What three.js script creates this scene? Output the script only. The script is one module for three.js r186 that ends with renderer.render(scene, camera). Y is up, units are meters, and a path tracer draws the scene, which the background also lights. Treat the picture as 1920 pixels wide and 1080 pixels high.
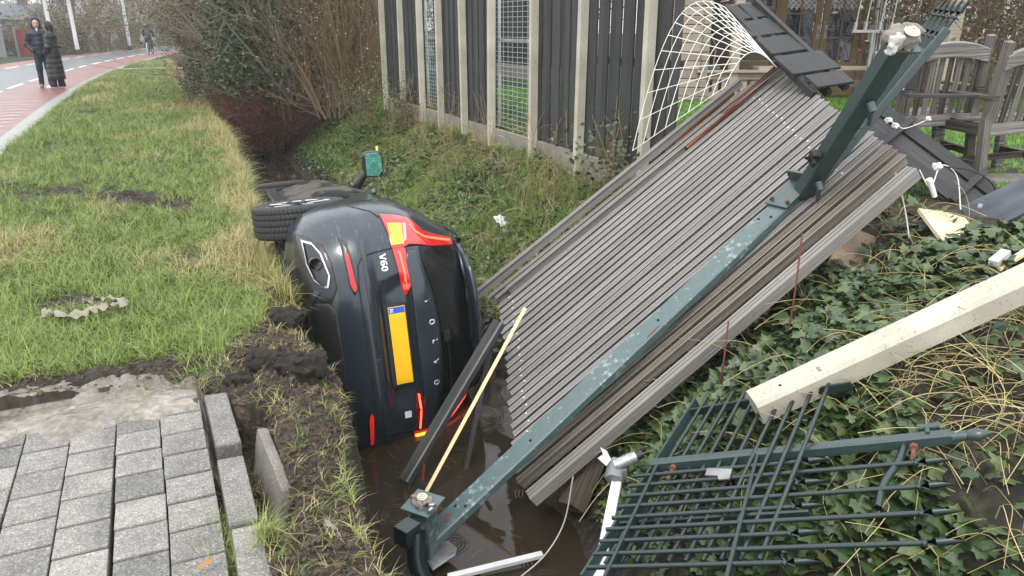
import * as THREE from 'three';
import { mergeGeometries, mergeVertices, toCreasedNormals } from 'three/addons/utils/BufferGeometryUtils.js';
import { RoundedBoxGeometry } from 'three/addons/geometries/RoundedBoxGeometry.js';
import { TessellateModifier } from 'three/addons/modifiers/TessellateModifier.js';
import { FontLoader } from 'three/addons/loaders/FontLoader.js';
import { TextGeometry } from 'three/addons/geometries/TextGeometry.js';
import { Brush, Evaluator, SUBTRACTION } from 'three-bvh-csg';

const V = (x, y, z) => new THREE.Vector3(x, y, z);
const PI = Math.PI, R = d => d * PI / 180;
const clamp = (x, a = 0, b = 1) => Math.min(b, Math.max(a, x));
const smooth = (a, b, x) => { const t = clamp((x - a) / (b - a)); return t * t * (3 - 2 * t); };
const mix = (a, b, t) => a + (b - a) * t;

// ---------- camera, sky, sun, exposure ----------
const scene = new THREE.Scene();
const camera = new THREE.PerspectiveCamera(42.58, 16 / 9, 0.05, 600);
camera.position.set(0, 1.6, 0);
camera.rotation.order = 'YXZ';
camera.rotation.set(R(-19.47), R(-25), 0);
scene.add(camera);
const renderer = new THREE.WebGLRenderer({ antialias: true });
renderer.toneMapping = THREE.LinearToneMapping;
renderer.toneMappingExposure = 1.75;
renderer.shadowMap.enabled = true;
renderer.shadowMap.type = THREE.PCFSoftShadowMap;
{ // overcast sky: white cloud deck, a little brighter overhead, soft lumps
  const w = 256, h = 128, d = new Float32Array(w * h * 4);
  const hs = (a, b) => { const s = Math.sin(a * 127.1 + b * 311.7) * 43758.5453; return s - Math.floor(s); };
  const vn = (x, y, p) => { const xi = Math.floor(x), yi = Math.floor(y), fx = x - xi, fy = y - yi, u = fx * fx * (3 - 2 * fx), v = fy * fy * (3 - 2 * fy), m = a => ((a % p) + p) % p;
    return mix(mix(hs(m(xi), yi), hs(m(xi + 1), yi), u), mix(hs(m(xi), yi + 1), hs(m(xi + 1), yi + 1), u), v); };
  for (let j = 0; j < h; j++) for (let i = 0; i < w; i++) {
    const el = (j + .5) / h * 180 - 90, s = Math.sin(R(Math.max(el, 0)));
    const n = vn(i / w * 8, j / h * 8, 8) * .6 + vn(i / w * 20, j / h * 20, 20) * .4;
    const L = (1.0 + .45 * s) * (.9 + .2 * n);
    const k = (j * w + i) * 4; d[k] = L * .97; d[k + 1] = L * 1.0; d[k + 2] = L * 1.04; d[k + 3] = 1;
  }
  const t = new THREE.DataTexture(d, w, h, THREE.RGBAFormat, THREE.FloatType);
  t.mapping = THREE.EquirectangularReflectionMapping; t.magFilter = THREE.LinearFilter; t.minFilter = THREE.LinearFilter; t.needsUpdate = true;
  scene.background = t; scene.environment = t;
}
const sun = new THREE.DirectionalLight(new THREE.Color(1, .96, .9), 1.1);
sun.position.set(-9, 22, 6); sun.target.position.set(2, 0, -6); scene.add(sun, sun.target);
sun.castShadow = true; sun.shadow.radius = 26; sun.shadow.mapSize.set(2048, 2048);
Object.assign(sun.shadow.camera, { left: -30, right: 30, top: 40, bottom: -30, near: 1, far: 90 });

// ---------- helpers ----------
function rng(seed) { let s = seed >>> 0; return () => { s = (s + 0x6D2B79F5) >>> 0; let t = s; t = Math.imul(t ^ (t >>> 15), t | 1); t ^= t + Math.imul(t ^ (t >>> 7), t | 61); return ((t ^ (t >>> 14)) >>> 0) / 4294967296; }; }
function hash2(x, y, s = 0) { let h = Math.imul(x | 0, 374761393) ^ Math.imul(y | 0, 668265263) ^ Math.imul(s | 0, 2147483647 ^ 1274126177); h = Math.imul(h ^ (h >>> 13), 1274126177); return ((h ^ (h >>> 16)) >>> 0) / 4294967296; }
function noise(x, y, p = 0, s = 0) { // value noise, tiles every p
  const xi = Math.floor(x), yi = Math.floor(y), fx = x - xi, fy = y - yi, u = fx * fx * (3 - 2 * fx), v = fy * fy * (3 - 2 * fy);
  const m = a => p ? ((a % p) + p) % p : a;
  return mix(mix(hash2(m(xi), m(yi), s), hash2(m(xi + 1), m(yi), s), u), mix(hash2(m(xi), m(yi + 1), s), hash2(m(xi + 1), m(yi + 1), s), u), v);
}
function fbm(x, y, o = 4, p = 0, s = 0) { let a = .5, r = 0, t = 0; for (let i = 0; i < o; i++) { r += a * noise(x, y, p, s + i); t += a; a *= .5; x *= 2; y *= 2; p *= 2; } return r / t; }
function noise3(x, y, z, s = 0) { const zi = Math.floor(z), f = z - zi, w = f * f * (3 - 2 * f); return mix(noise(x, y, 0, s + zi * 57), noise(x, y, 0, s + zi * 57 + 57), w); }
function tex(w, h, fn, rx = 1, ry = 1, srgb = true) { // fn(u,v) -> [r,g,b] 0..1 linear-ish display values
  const d = new Uint8Array(w * h * 4);
  for (let j = 0; j < h; j++) for (let i = 0; i < w; i++) { const c = fn(i / w, j / h), k = (j * w + i) * 4; d[k] = clamp(c[0]) * 255; d[k + 1] = clamp(c[1]) * 255; d[k + 2] = clamp(c[2]) * 255; d[k + 3] = 255; }
  const t = new THREE.DataTexture(d, w, h); t.wrapS = t.wrapT = THREE.RepeatWrapping; t.magFilter = THREE.LinearFilter; t.minFilter = THREE.LinearMipmapLinearFilter; t.generateMipmaps = true;
  t.repeat.set(rx, ry); if (srgb) t.colorSpace = THREE.SRGBColorSpace; t.needsUpdate = true; return t;
}
const gray = g => [g, g, g];
const lin = (r, g, b) => new THREE.Color().setRGB(r, g, b);
function mat(o) { return new THREE.MeshStandardMaterial({ roughness: .85, ...o }); }
function phys(o) { return new THREE.MeshPhysicalMaterial({ roughness: .6, ...o }); }
const taken = new Map();
function numbered(n) { const k = taken.get(n) || 0; taken.set(n, k + 1); return k ? `${n}_${String(k).padStart(3, '0')}` : n; }
function finish(m) { m.castShadow = m.receiveShadow = true; return m; }
function obj(name, geo, m, parent) { // one named mesh
  const g = Array.isArray(geo) ? mergeGeometries(geo.map(norm)) : geo;
  const o = finish(new THREE.Mesh(g, m)); o.name = parent ? name : numbered(name); (parent || scene).add(o); return o;
}
function norm(g) { g = g.index ? g.toNonIndexed() : g; for (const k of Object.keys(g.attributes)) if (!['position', 'normal', 'uv'].includes(k)) g.deleteAttribute(k); if (!g.attributes.normal) g.computeVertexNormals(); if (!g.attributes.uv) g.setAttribute('uv', new THREE.BufferAttribute(new Float32Array(g.attributes.position.count * 2), 2)); return g; }
function tag(o, label, category, group) { o.userData.label = label; o.userData.category = category; if (group) o.userData.group = group; return o; }
function thing(name, label, category, pos = [0, 0, 0], turn = 0, group) {
  const o = new THREE.Group(); o.name = numbered(name); scene.add(o); o.position.set(...pos); o.rotation.y = turn; return tag(o, label, category, group);
}
function struct(name, geo, m) { const o = obj(name, geo, m); o.userData.kind = 'structure'; return o; }
function metres(g, k = 1) { // uv in metres by the axis each face looks along; the long axis runs along u
  g = g.index ? g.toNonIndexed() : g; if (!g.attributes.normal) g.computeVertexNormals();
  const p = g.attributes.position, n = g.attributes.normal, uv = new Float32Array(p.count * 2);
  for (let i = 0; i < p.count; i++) {
    const ax = Math.abs(n.getX(i)), ay = Math.abs(n.getY(i)), az = Math.abs(n.getZ(i)), x = p.getX(i), y = p.getY(i), z = p.getZ(i);
    const [a, b] = ax > ay && ax > az ? [z, y] : ay > az ? [x, z] : [x, y]; uv[2 * i] = a * k; uv[2 * i + 1] = b * k;
  }
  g.setAttribute('uv', new THREE.BufferAttribute(uv, 2)); return g;
}
function shiftUV(g, du, dv) { const u = g.attributes.uv; for (let i = 0; i < u.count; i++) u.setXY(i, u.getX(i) + du, u.getY(i) + dv); return g; }
function box(w, h, d, x = 0, y = 0, z = 0, r = 0) { const g = metres(r ? new RoundedBoxGeometry(w, h, d, 1, Math.min(r, w / 2.1, h / 2.1, d / 2.1)) : new THREE.BoxGeometry(w, h, d)); return g.translate(x, y, z); }
function basis(a, b, up = V(0, 1, 0)) { const x = b.clone().sub(a).normalize(); let z = new THREE.Vector3().crossVectors(x, up); if (z.lengthSq() < 1e-6) z = V(0, 0, 1); z.normalize(); const y = new THREE.Vector3().crossVectors(z, x); return new THREE.Matrix4().makeBasis(x, y, z); }
// a bar from a to b: h along the up hint, w across; uv u runs along it
function bar(a, b, w, h, up, r = 0) { const L = a.distanceTo(b), g = box(L, h, w, 0, 0, 0, r), m = basis(a, b, up); m.setPosition(a.clone().lerp(b, .5)); return g.applyMatrix4(m); }
function rod(a, b, r0, r1 = r0, seg = 6, open = false) { const L = a.distanceTo(b), g = new THREE.CylinderGeometry(r1, r0, L, seg, 1, open), q = new THREE.Quaternion().setFromUnitVectors(V(0, 1, 0), b.clone().sub(a).normalize()); g.applyQuaternion(q); const c = a.clone().lerp(b, .5); return g.translate(c.x, c.y, c.z); }
function tube(pts, r, seg = 16, rad = 5) { return new THREE.TubeGeometry(new THREE.CatmullRomCurve3(pts), seg, r, rad); }
function extr(pts, depth, bevel = 0, holes) { const s = new THREE.Shape(pts.map(p => new THREE.Vector2(...p))); if (holes) for (const h of holes) s.holes.push(new THREE.Path(h.map(p => new THREE.Vector2(...p)))); return new THREE.ExtrudeGeometry(s, { depth, bevelEnabled: bevel > 0, bevelSize: bevel, bevelThickness: bevel, bevelSegments: 2, curveSegments: 8 }); }
// mesh the zero level of a distance field
function nets(f, lo, hi, c) {
  const nx = Math.ceil((hi[0] - lo[0]) / c) + 1, ny = Math.ceil((hi[1] - lo[1]) / c) + 1, nz = Math.ceil((hi[2] - lo[2]) / c) + 1, F = new Float32Array(nx * ny * nz), id = (i, j, k) => i + nx * (j + ny * k);
  for (let k = 0; k < nz; k++) for (let j = 0; j < ny; j++) for (let i = 0; i < nx; i++) F[id(i, j, k)] = f(lo[0] + i * c, lo[1] + j * c, lo[2] + k * c);
  const vid = new Int32Array(nx * ny * nz).fill(-1), pos = [], idx = [];
  const E = [[0, 1], [2, 3], [4, 5], [6, 7], [0, 2], [1, 3], [4, 6], [5, 7], [0, 4], [1, 5], [2, 6], [3, 7]];
  for (let k = 0; k < nz - 1; k++) for (let j = 0; j < ny - 1; j++) for (let i = 0; i < nx - 1; i++) {
    const v = []; let s = 0; for (let q = 0; q < 8; q++) { const t = F[id(i + (q & 1), j + (q >> 1 & 1), k + (q >> 2))]; v.push(t); if (t < 0) s++; }
    if (s === 0 || s === 8) continue;
    let x = 0, y = 0, z = 0, n = 0;
    for (const [a, b] of E) if (v[a] < 0 !== v[b] < 0) { const t = v[a] / (v[a] - v[b]); x += mix(a & 1, b & 1, t); y += mix(a >> 1 & 1, b >> 1 & 1, t); z += mix(a >> 2, b >> 2, t); n++; }
    vid[id(i, j, k)] = pos.length / 3; pos.push(lo[0] + (i + x / n) * c, lo[1] + (j + y / n) * c, lo[2] + (k + z / n) * c);
  }
  const quad = (a, b, d, e, flip) => { if (a < 0 || b < 0 || d < 0 || e < 0) return; flip ? idx.push(a, d, b, a, e, d) : idx.push(a, b, d, a, d, e); };
  for (let k = 1; k < nz - 1; k++) for (let j = 1; j < ny - 1; j++) for (let i = 1; i < nx - 1; i++) {
    const a = F[id(i, j, k)] < 0;
    if (a !== F[id(i + 1, j, k)] < 0) quad(vid[id(i, j - 1, k - 1)], vid[id(i, j, k - 1)], vid[id(i, j, k)], vid[id(i, j - 1, k)], !a);
    if (a !== F[id(i, j + 1, k)] < 0) quad(vid[id(i - 1, j, k - 1)], vid[id(i - 1, j, k)], vid[id(i, j, k)], vid[id(i, j, k - 1)], !a);
    if (a !== F[id(i, j, k + 1)] < 0) quad(vid[id(i - 1, j - 1, k)], vid[id(i, j - 1, k)], vid[id(i, j, k)], vid[id(i - 1, j, k)], !a);
  }
  const g = new THREE.BufferGeometry(); g.setAttribute('position', new THREE.Float32BufferAttribute(pos, 3)); g.setIndex(idx); g.computeVertexNormals();
  g.setAttribute('uv', new THREE.Float32BufferAttribute(new Float32Array(pos.length / 3 * 2), 2)); return g;
}
const smin = (a, b, k) => { const h = clamp(.5 + .5 * (b - a) / k); return mix(b, a, h) - k * h * (1 - h); };
function cone(p, a, b, ra, rb) { // tapered capsule distance
  const ax = p[0] - a[0], ay = p[1] - a[1], az = p[2] - a[2], bx = b[0] - a[0], by = b[1] - a[1], bz = b[2] - a[2], L = bx * bx + by * by + bz * bz || 1e-9;
  const t = clamp((ax * bx + ay * by + az * bz) / L), dx = ax - bx * t, dy = ay - by * t, dz = az - bz * t; return Math.sqrt(dx * dx + dy * dy + dz * dz) - mix(ra, rb, t);
}
const bones = (list, k) => (x, y, z) => { let d = 1e9; for (const [a, b, ra, rb] of list) d = d > 1e8 ? cone([x, y, z], a, b, ra, rb) : smin(d, cone([x, y, z], a, b, ra, rb), k); return d; };
function inst(name, geo, m, mats, cols, parent) {
  const o = new THREE.InstancedMesh(geo, m, mats.length); o.name = parent ? name : numbered(name);
  mats.forEach((a, i) => { o.setMatrixAt(i, a); if (cols) o.setColorAt(i, cols[i]); }); finish(o); (parent || scene).add(o); o.userData.kind = 'stuff'; return o;
}
const TRS = (p, e, s) => new THREE.Matrix4().compose(p, new THREE.Quaternion().setFromEuler(e), s);
// ---------- ground ----------
const WATER = -1.03;
const curve = (pts, x) => { if (x <= pts[0][0]) return pts[0][1]; for (let i = 1; i < pts.length; i++) if (x <= pts[i][0]) { const [a, b] = pts[i - 1], [c, d] = pts[i]; return mix(b, d, smooth(0, 1, (x - a) / (c - a))); } return pts[pts.length - 1][1]; };
const lerpc = (pts, x) => { if (x <= pts[0][0]) return pts[0][1]; for (let i = 1; i < pts.length; i++) if (x <= pts[i][0]) { const [a, b] = pts[i - 1], [c, d] = pts[i]; return mix(b, d, (x - a) / (c - a)); } return pts[pts.length - 1][1]; };
const edgeX = z => curve([[0, .36], [1.9, .42], [2.6, .47], [3.4, .60], [4.1, .56], [5.7, .55], [8.9, .76], [12.7, .9], [33, .85], [200, .85]], -z) + (noise(z * 1.7, 3.1) - .5) * .1 + (noise(z * 7, 9.1) - .5) * .04;
const shoreX = z => curve([[0, 1.5], [2.4, 1.62], [3.2, 1.72], [4.4, 2.12], [8, 2.15], [15, 2.2], [200, 2.2]], -z) + (noise(z * 2.1, 7.7) - .5) * .12;
const roadX = z => -2.25 + (z < -17 ? .0026 * (z + 17) ** 2 - (z < -75 ? .0026 * (z + 75) ** 2 : 0) : 0);   // verge-side edge of the road
const PAVE = { x0: -3.2, x1: .05, z0: -3.45, z1: .4 };
// mud strip torn by the car, the bare soil next to the pavers, the rut in the verge
function mudAt(x, z) {
  const n = fbm(x * 2.3 + 5, z * 2.3, 3) - .5;
  const near = smooth(-.12, .1, x + n * .35 + (z < -3.3 ? (-z - 3.3) * -.32 : 0)) * smooth(-5.5, -4.5, z + n * .9) * (x < 1.6 ? 1 : 0);
  const strip = smooth(.34, .12, Math.abs(z + 3.72 + x * .1 + n * .35)) * smooth(.3, -.2, x) * .85 * smooth(-2.6, -1.4, x);
  const rz = -7.45 - (.15 - x) * 1.02, rut = smooth(.42, .16, Math.abs(z - rz + (noise(x * 3, 2.2) - .5) * .5) * .75) * smooth(.3, .05, x) * smooth(-2.1, -1.2, x) * (.55 + .6 * noise(x * 3.1, z * 3.1, 0, 4));
  const scuff = smooth(.66, .8, fbm(x * 1.6 + 31, z * 1.6 + 8, 4)) * .8 * (z < -4.5 ? 1 : .3);
  return clamp(Math.max(near, strip, rut, x < .6 ? scuff : 0));
}
function groundY(x, z) {
  const e = edgeX(z), s = shoreX(z), d = -z;
  let y;
  if (x < e) {
    y = (fbm(x * .5, z * .5, 3) - .5) * .08 * smooth(-2.2, -1, x);
    const m = mudAt(x, z); y += m * ((fbm(x * 5, z * 5, 4, 0, 3) - .46) * .15 + (fbm(x * 22, z * 22, 3, 0, 13) - .5) * .055) * (z < -5 ? .9 : 1);
    if (z > -3.6 && x < PAVE.x1 + .05) y = Math.min(y, 0) - .1 * smooth(-3.62, -3.42, z) * smooth(PAVE.x1 + .1, PAVE.x1, x);
    y -= .04 * smooth(e - .12, e, x);
    // trench between the paving and the mud-covered wall top
    y -= .2 * smooth(.055, .09, x) * smooth(.26, .2, x) * smooth(-3.25, -3.1, z) * smooth(-2.1, -2.4, z);
  } else if (x < s) {
    const f = smooth(0, .17 + (z < -5 ? .1 : 0), x - e), b = -1.28 - .12 * smooth(e, (e + s) / 2, x);
    y = mix(-.04, b, f) + (fbm(x * 6, z * 6, 3) - .5) * .08 * (1 - smooth(.3, .5, x - e)) * (z > -10 ? 1 : .6);
    y = mix(y, -1.08, smooth(s - .3, s, x));
  } else {
    const t = x - s;
    const near = lerpc([[0, -1.08], [.3, -.5], [.55, -.16], [.95, .12], [1.55, .32], [2.6, .5], [3.2, .575], [99, .575]], t);
    const far = lerpc([[0, -1.08], [.35, -.76], [1.3, -.08], [1.75, .2], [2.1, .36], [2.7, .55], [3, .575], [99, .575]], t);
    y = mix(near, far, smooth(2.2, 3.0, d));
    const k = 1 - smooth(2.2, 3, t); y += (fbm(x * 1.3 + 9, z * 1.3, 3) - .5) * .16 * k * smooth(0, .3, t) + (fbm(x * 4, z * 4, 3) - .5) * .05 * k;
  }
  if (d > 16) { // the ditch ends in a culvert under the shrubs; land levels out far away
    const k = smooth(17, 22, d); y = mix(y, x < 1 ? 0 : .25, k * smooth(.7, 1.2, x)); if (x >= e) y = mix(y, mix(0, .3, smooth(.9, 4, x)), smooth(30, 60, d));
  }
  const rx = roadX(z); if (x < rx + .35) y = Math.min(y, 0) - .07 * smooth(rx + .35, rx + .15, x) - .0; 
  if (x > rx - 1 && d > 33.6 && d < 35.4 && x < 1.2) y = Math.min(y, -.02);
  return y;
}
function axis(parts) { const o = []; for (const [a, b, n] of parts) for (let i = 0; i < n; i++) o.push(a + (b - a) * i / n); o.push(parts[parts.length - 1][1]); return o; }
const GX = axis([[-90, -12, 20], [-12, -3, 24], [-3, -.4, 52], [-.4, 1.0, 62], [1.0, 4.4, 110], [4.4, 9, 46], [9, 90, 30]]);
const GZ = axis([[1.5, -1, 20], [-1, -6, 190], [-6, -10, 90], [-10, -18, 90], [-18, -40, 90], [-40, -80, 50], [-80, -260, 24]]);
const soilTex = tex(512, 512, (u, v) => { const a = fbm(u * 8, v * 8, 5, 8, 1), b = fbm(u * 40, v * 40, 3, 40, 7), c = hash2(u * 512, v * 512, 5); const g = .62 + .5 * (a - .5) + .55 * (b - .5) + .12 * (c - .5); return gray(g); });
const soilBump = tex(512, 512, (u, v) => gray(fbm(u * 24, v * 24, 4, 24, 2)), 1, 1, false);
{
  const nx = GX.length, nz = GZ.length, p = new Float32Array(nx * nz * 3), c = new Float32Array(nx * nz * 3), uv = new Float32Array(nx * nz * 2), idx = [];
  const C = { grass: [.07, .1, .022], straw: [.2, .17, .075], mud: [.072, .052, .036], wet: [.04, .032, .025], litter: [.12, .092, .06], ivy: [.03, .04, .018], lawn: [.07, .16, .02] };
  const put = (a, b, t) => a.map((x, i) => mix(x, b[i], t));
  for (let j = 0; j < nz; j++) for (let i = 0; i < nx; i++) {
    const x = GX[i], z = GZ[j], k = j * nx + i, y = groundY(x, z);
    p.set([x, y, z], k * 3); uv.set([x / 1.1, z / 1.1], k * 2);
    const n = fbm(x * 1.5, z * 1.5, 4, 0, 11), e = edgeX(z), s = shoreX(z);
    let col;
    if (x < e) { col = put(C.grass, C.straw, clamp((n - .42) * 2 + .45 * smooth(e - .55, e, x))); const m = mudAt(x, z); col = put(col, put(C.mud, C.litter, noise(x * 9, z * 9) * .6), clamp(m * 1.3)); }
    else if (x < s) col = put(C.mud, C.wet, smooth(0, .35, x - e) * .8 + .2 * n);
    else { const t = x - s; col = put(put(C.ivy, C.litter, n), C.mud, clamp((noise(x * 3, z * 3) - .5) * 1.4)); col = put(col, C.lawn, smooth(1.9, 2.6, t) * smooth(2.7, 4.6, -z)); col = put(col, C.litter, smooth(1.5, 2, t) * (1 - smooth(3.0, 4.6, -z)) * .9); }
    if (z < -40) col = put(col, C.grass, smooth(-40, -60, z));
    c.set(col, k * 3);
    if (i && j) idx.push(k, k - 1, k - nx - 1, k, k - nx - 1, k - nx);
  }
  const g = new THREE.BufferGeometry(); g.setAttribute('position', new THREE.BufferAttribute(p, 3)); g.setAttribute('color', new THREE.BufferAttribute(c, 3)); g.setAttribute('uv', new THREE.BufferAttribute(uv, 2)); g.setIndex(idx.map((a, i, r) => a)); g.computeVertexNormals();
  if (g.attributes.normal.getY(500) < 0) { for (let i = 0; i < idx.length; i += 3) [idx[i], idx[i + 1]] = [idx[i + 1], idx[i]]; g.setIndex(idx); g.computeVertexNormals(); }
  struct('ground', g, mat({ vertexColors: true, map: soilTex, bumpMap: soilBump, bumpScale: .03, roughness: .9 }));
}
// ---------- water ----------
{
  const rip = tex(512, 512, (u, v) => { let h = .5 + .25 * (fbm(u * 10, v * 10, 3, 10, 6) - .5); for (const [cx, cy, r] of [[.3, .42, .05], [.36, .66, .07], [.7, .3, .06], [.62, .8, .05], [.15, .85, .06], [.85, .6, .04]]) { const d = Math.hypot(u - cx, v - cy); h += .22 * Math.sin(d * 380) * Math.exp(-((d - r) ** 2) / (r * r * .35)); } return gray(h); }, 1, 1, false);
  const g = new THREE.PlaneGeometry(5.2, 30, 1, 1); g.rotateX(-PI / 2); g.translate(2.2, WATER, -13.5); const u = g.attributes.uv, p = g.attributes.position; for (let i = 0; i < u.count; i++) u.setXY(i, p.getX(i) / 1.3, p.getZ(i) / 1.3);
  struct('ditch_water', g, phys({ color: lin(.028, .022, .014), roughness: .04, ior: 1.33, bumpMap: rip, bumpScale: .0035, specularIntensity: 1 }));
}
// ---------- road ----------
function ribbon(offA, offB, z0, z1, n, y) { const p = [], uv = [], idx = []; for (let i = 0; i <= n; i++) { const z = mix(z0, z1, i / n), b = roadX(z); for (const o of [offA, offB]) { p.push(b + o, y, z); uv.push((b + o) / 2, z / 2); } if (i) { const k = i * 2; idx.push(k - 2, k - 1, k, k - 1, k + 1, k); } } const g = new THREE.BufferGeometry(); g.setAttribute('position', new THREE.Float32BufferAttribute(p, 3)); g.setAttribute('uv', new THREE.Float32BufferAttribute(uv, 2)); g.setIndex(idx); g.computeVertexNormals(); if (g.attributes.normal.getY(0) < 0) { for (let i = 0; i < idx.length; i += 3) [idx[i], idx[i + 1]] = [idx[i + 1], idx[i]]; g.setIndex(idx); g.computeVertexNormals(); } return g; }
const grit = (a, b, c, k) => tex(256, 256, (u, v) => { const n = (hash2(u * 256, v * 256, 3) - .5) * k + (fbm(u * 6, v * 6, 3, 6, 8) - .5) * .16; return [a + n, b + n, c + n]; });
const gritBump = tex(256, 256, (u, v) => gray(hash2(u * 256, v * 256, 9) * .7 + .3 * fbm(u * 30, v * 30, 2, 30)), 3, 3, false);
{
  const wet = { roughness: .32, bumpMap: gritBump, bumpScale: .004 };
  const M = { asphalt: mat({ map: grit(.36, .37, .38, .16), ...wet }), red: mat({ map: grit(.5, .33, .31, .12), ...wet }), white: mat({ color: lin(.68, .68, .66), roughness: .45, bumpMap: gritBump, bumpScale: .002 }), strip: mat({ map: grit(.55, .55, .53, .14), ...wet }) };
  struct('road', ribbon(-5.6, -.02, 3, -130, 130, -.02), M.asphalt);
  struct('cycle_lane', ribbon(-1.55, -.02, 3, -130, 130, -.016), M.red);
  struct('cycle_lane', ribbon(-5.58, -4.3, 3, -130, 130, -.016), M.red);
  for (let z = 2; z > -75; z -= 3) struct('lane_marking', ribbon(-1.68, -1.55, z, z - 2.0, 3, -.011), M.white);
  for (let z = 2; z > -75; z -= 3) struct('lane_marking', ribbon(-4.3, -4.17, z, z - 2.0, 3, -.011), M.white);
  const faint = mat({ map: grit(.6, .52, .5, .16), ...wet }); for (let i = 0; i < 9; i++) struct('road_marking', ribbon(-1.4, -.2, -15.2 - i * .62, -15.4 - i * .62, 1, -.011), faint);
  struct('pavement_strip', ribbon(-.02, .26, 3, -130, 130, 0.0), M.strip);
  const gp = new THREE.PlaneGeometry(3.4, 1.5, 6, 2); gp.rotateX(-PI / 2); metres(gp); gp.translate(.3, .006, -34.5); struct('path', gp, M.strip);
}
// ---------- paving ----------
{
  const pv = new THREE.Group(); pv.name = 'paved_driveway'; scene.add(pv); pv.userData.kind = 'structure';
  const r = rng(5), tx = (s, k) => tex(256, 256, (u, v) => { const g = .47 + k + (fbm(u * 5, v * 5, 4, 5, s) - .5) * .25 + (hash2(u * 256, v * 256, s) - .5) * .22 + (hash2(u * 256, v * 256, s + 9) > .965 ? .22 : 0); return [g, g * .978, g * .935]; });
  const T = [0, 1, 2].map(i => mat({ map: tx(i + 3, [-.03, .02, .05][i]), roughness: .6, bumpMap: gritBump, bumpScale: .003 }));
  const S = .168, geos = [0, 1, 2].map(i => { const g = box(S - .004, .08, S - .005, 0, 0, 0, .004); return shiftUV(g, i * .37, i * .21); });
  for (let i = 0; i < 15; i++) for (let j = 0; j < 17; j++) {
    const x = -.02 - S * (i + .5) * 1.0, z = -.7 - S * (j + .5) - (i % 2) * S * .5;
    if (z < -3.38 + (noise(i * .7, 3) - .5) * .15) continue;
    const crack = (i < 2 ? .014 : i < 4 ? .004 : 0) * smooth(-3.3, -2.3, z);
    const near = smooth(-1.1, -.1, x), m = obj('paving_stone', geos[(i * 7 + j * 3) % 3], T[(i * 5 + j * 11 + (r() < .3 ? 1 : 0)) % 3], pv);
    m.position.set(x + crack, -.042 - near * near * .022 * smooth(-3.2, -2, z) + (r() - .5) * .004, z); m.rotation.set((r() - .5) * .014, (r() - .5) * .012, (r() - .5) * .014 - near * .015);
  }
  // kerb slabs along the ditch side, cracked apart
  const kg = [[.11, -3.12, .5], [.115, -2.55, .46], [.12, -2.06, .5], [.1, -1.5, .55]];
  kg.forEach(([x, z, l], i) => { const m = obj('kerb_slab', box(.1, .09, l - .015, 0, 0, 0, .008), T[i % 3], pv); m.position.set(x - .055, -.05 - i * .004, z); m.rotation.set(.01, .03 - i * .02, -.05); });
  struct('paving_bed', box(3.2, .05, 3.1, -1.55, -.13, -1.95), mat({ color: lin(.06, .05, .04), map: soilTex, roughness: .95 }));
}

// wet silt washed over the far end of the paving, and two edging slabs standing in the torn soil
{
  const g = new THREE.PlaneGeometry(2.7, 1.3, 150, 90); g.rotateX(-PI / 2); g.translate(-1.18, 0, -3.42); const a = g.attributes.position;
  for (let i = 0; i < a.count; i++) { const x = a.getX(i), z = a.getZ(i), n = fbm(x * 2.2 + 3, z * 2.2, 4, 0, 21), f = fbm(x * 11, z * 11, 4, 0, 22);
    const cover = smooth(-2.98, -3.28, z + (n - .5) * .5) * smooth(-4.0, -3.7, z + (n - .5) * .45 + x * .1) * smooth(.05, -.05, x + (n - .5) * .06) * smooth(-2.5, -2.2, x);
    a.setY(i, mix(-.035, .012, cover) + (f - .5) * .02 + (fbm(x * 30, z * 30, 3, 0, 23) - .5) * .01 * cover + (z < -3.42 ? (Math.max(groundY(x, z), -.03) - .004) * smooth(-3.4, -3.6, z) : 0) - (1 - cover) * .05 - smooth(.0, .06, x) * .3); }
  g.computeVertexNormals();
  struct('wet_silt', metres(g), mat({ map: tex(512, 512, (u, v) => { const n = (fbm(u * 6, v * 6, 5, 6, 6) - .5) * .34 + (fbm(u * 50, v * 50, 3, 50, 4) - .5) * .22; return [.45 + n, .425 + n, .385 + n]; }), roughness: .3, bumpMap: soilBump, bumpScale: .012 }));
  const cm = mat({ map: grit(.5, .48, .45, .16), roughness: .85, bumpMap: gritBump, bumpScale: .004 });
  [[.2, -2.72, .5, .05, 'concrete edging board standing in the torn soil beside the trench'], [.3, -1.98, .5, -.04, 'lower concrete edging board showing through the mud near the water edge']].forEach(([x, z, l, t, lb], i) => { const e = thing('edging_board', lb, 'concrete edging', [x, -.115, z], t); obj('slab', box(.045, .2, l, 0, 0, 0, .006), cm, e); e.rotation.z = -.2 - i * .1; });
}
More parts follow.
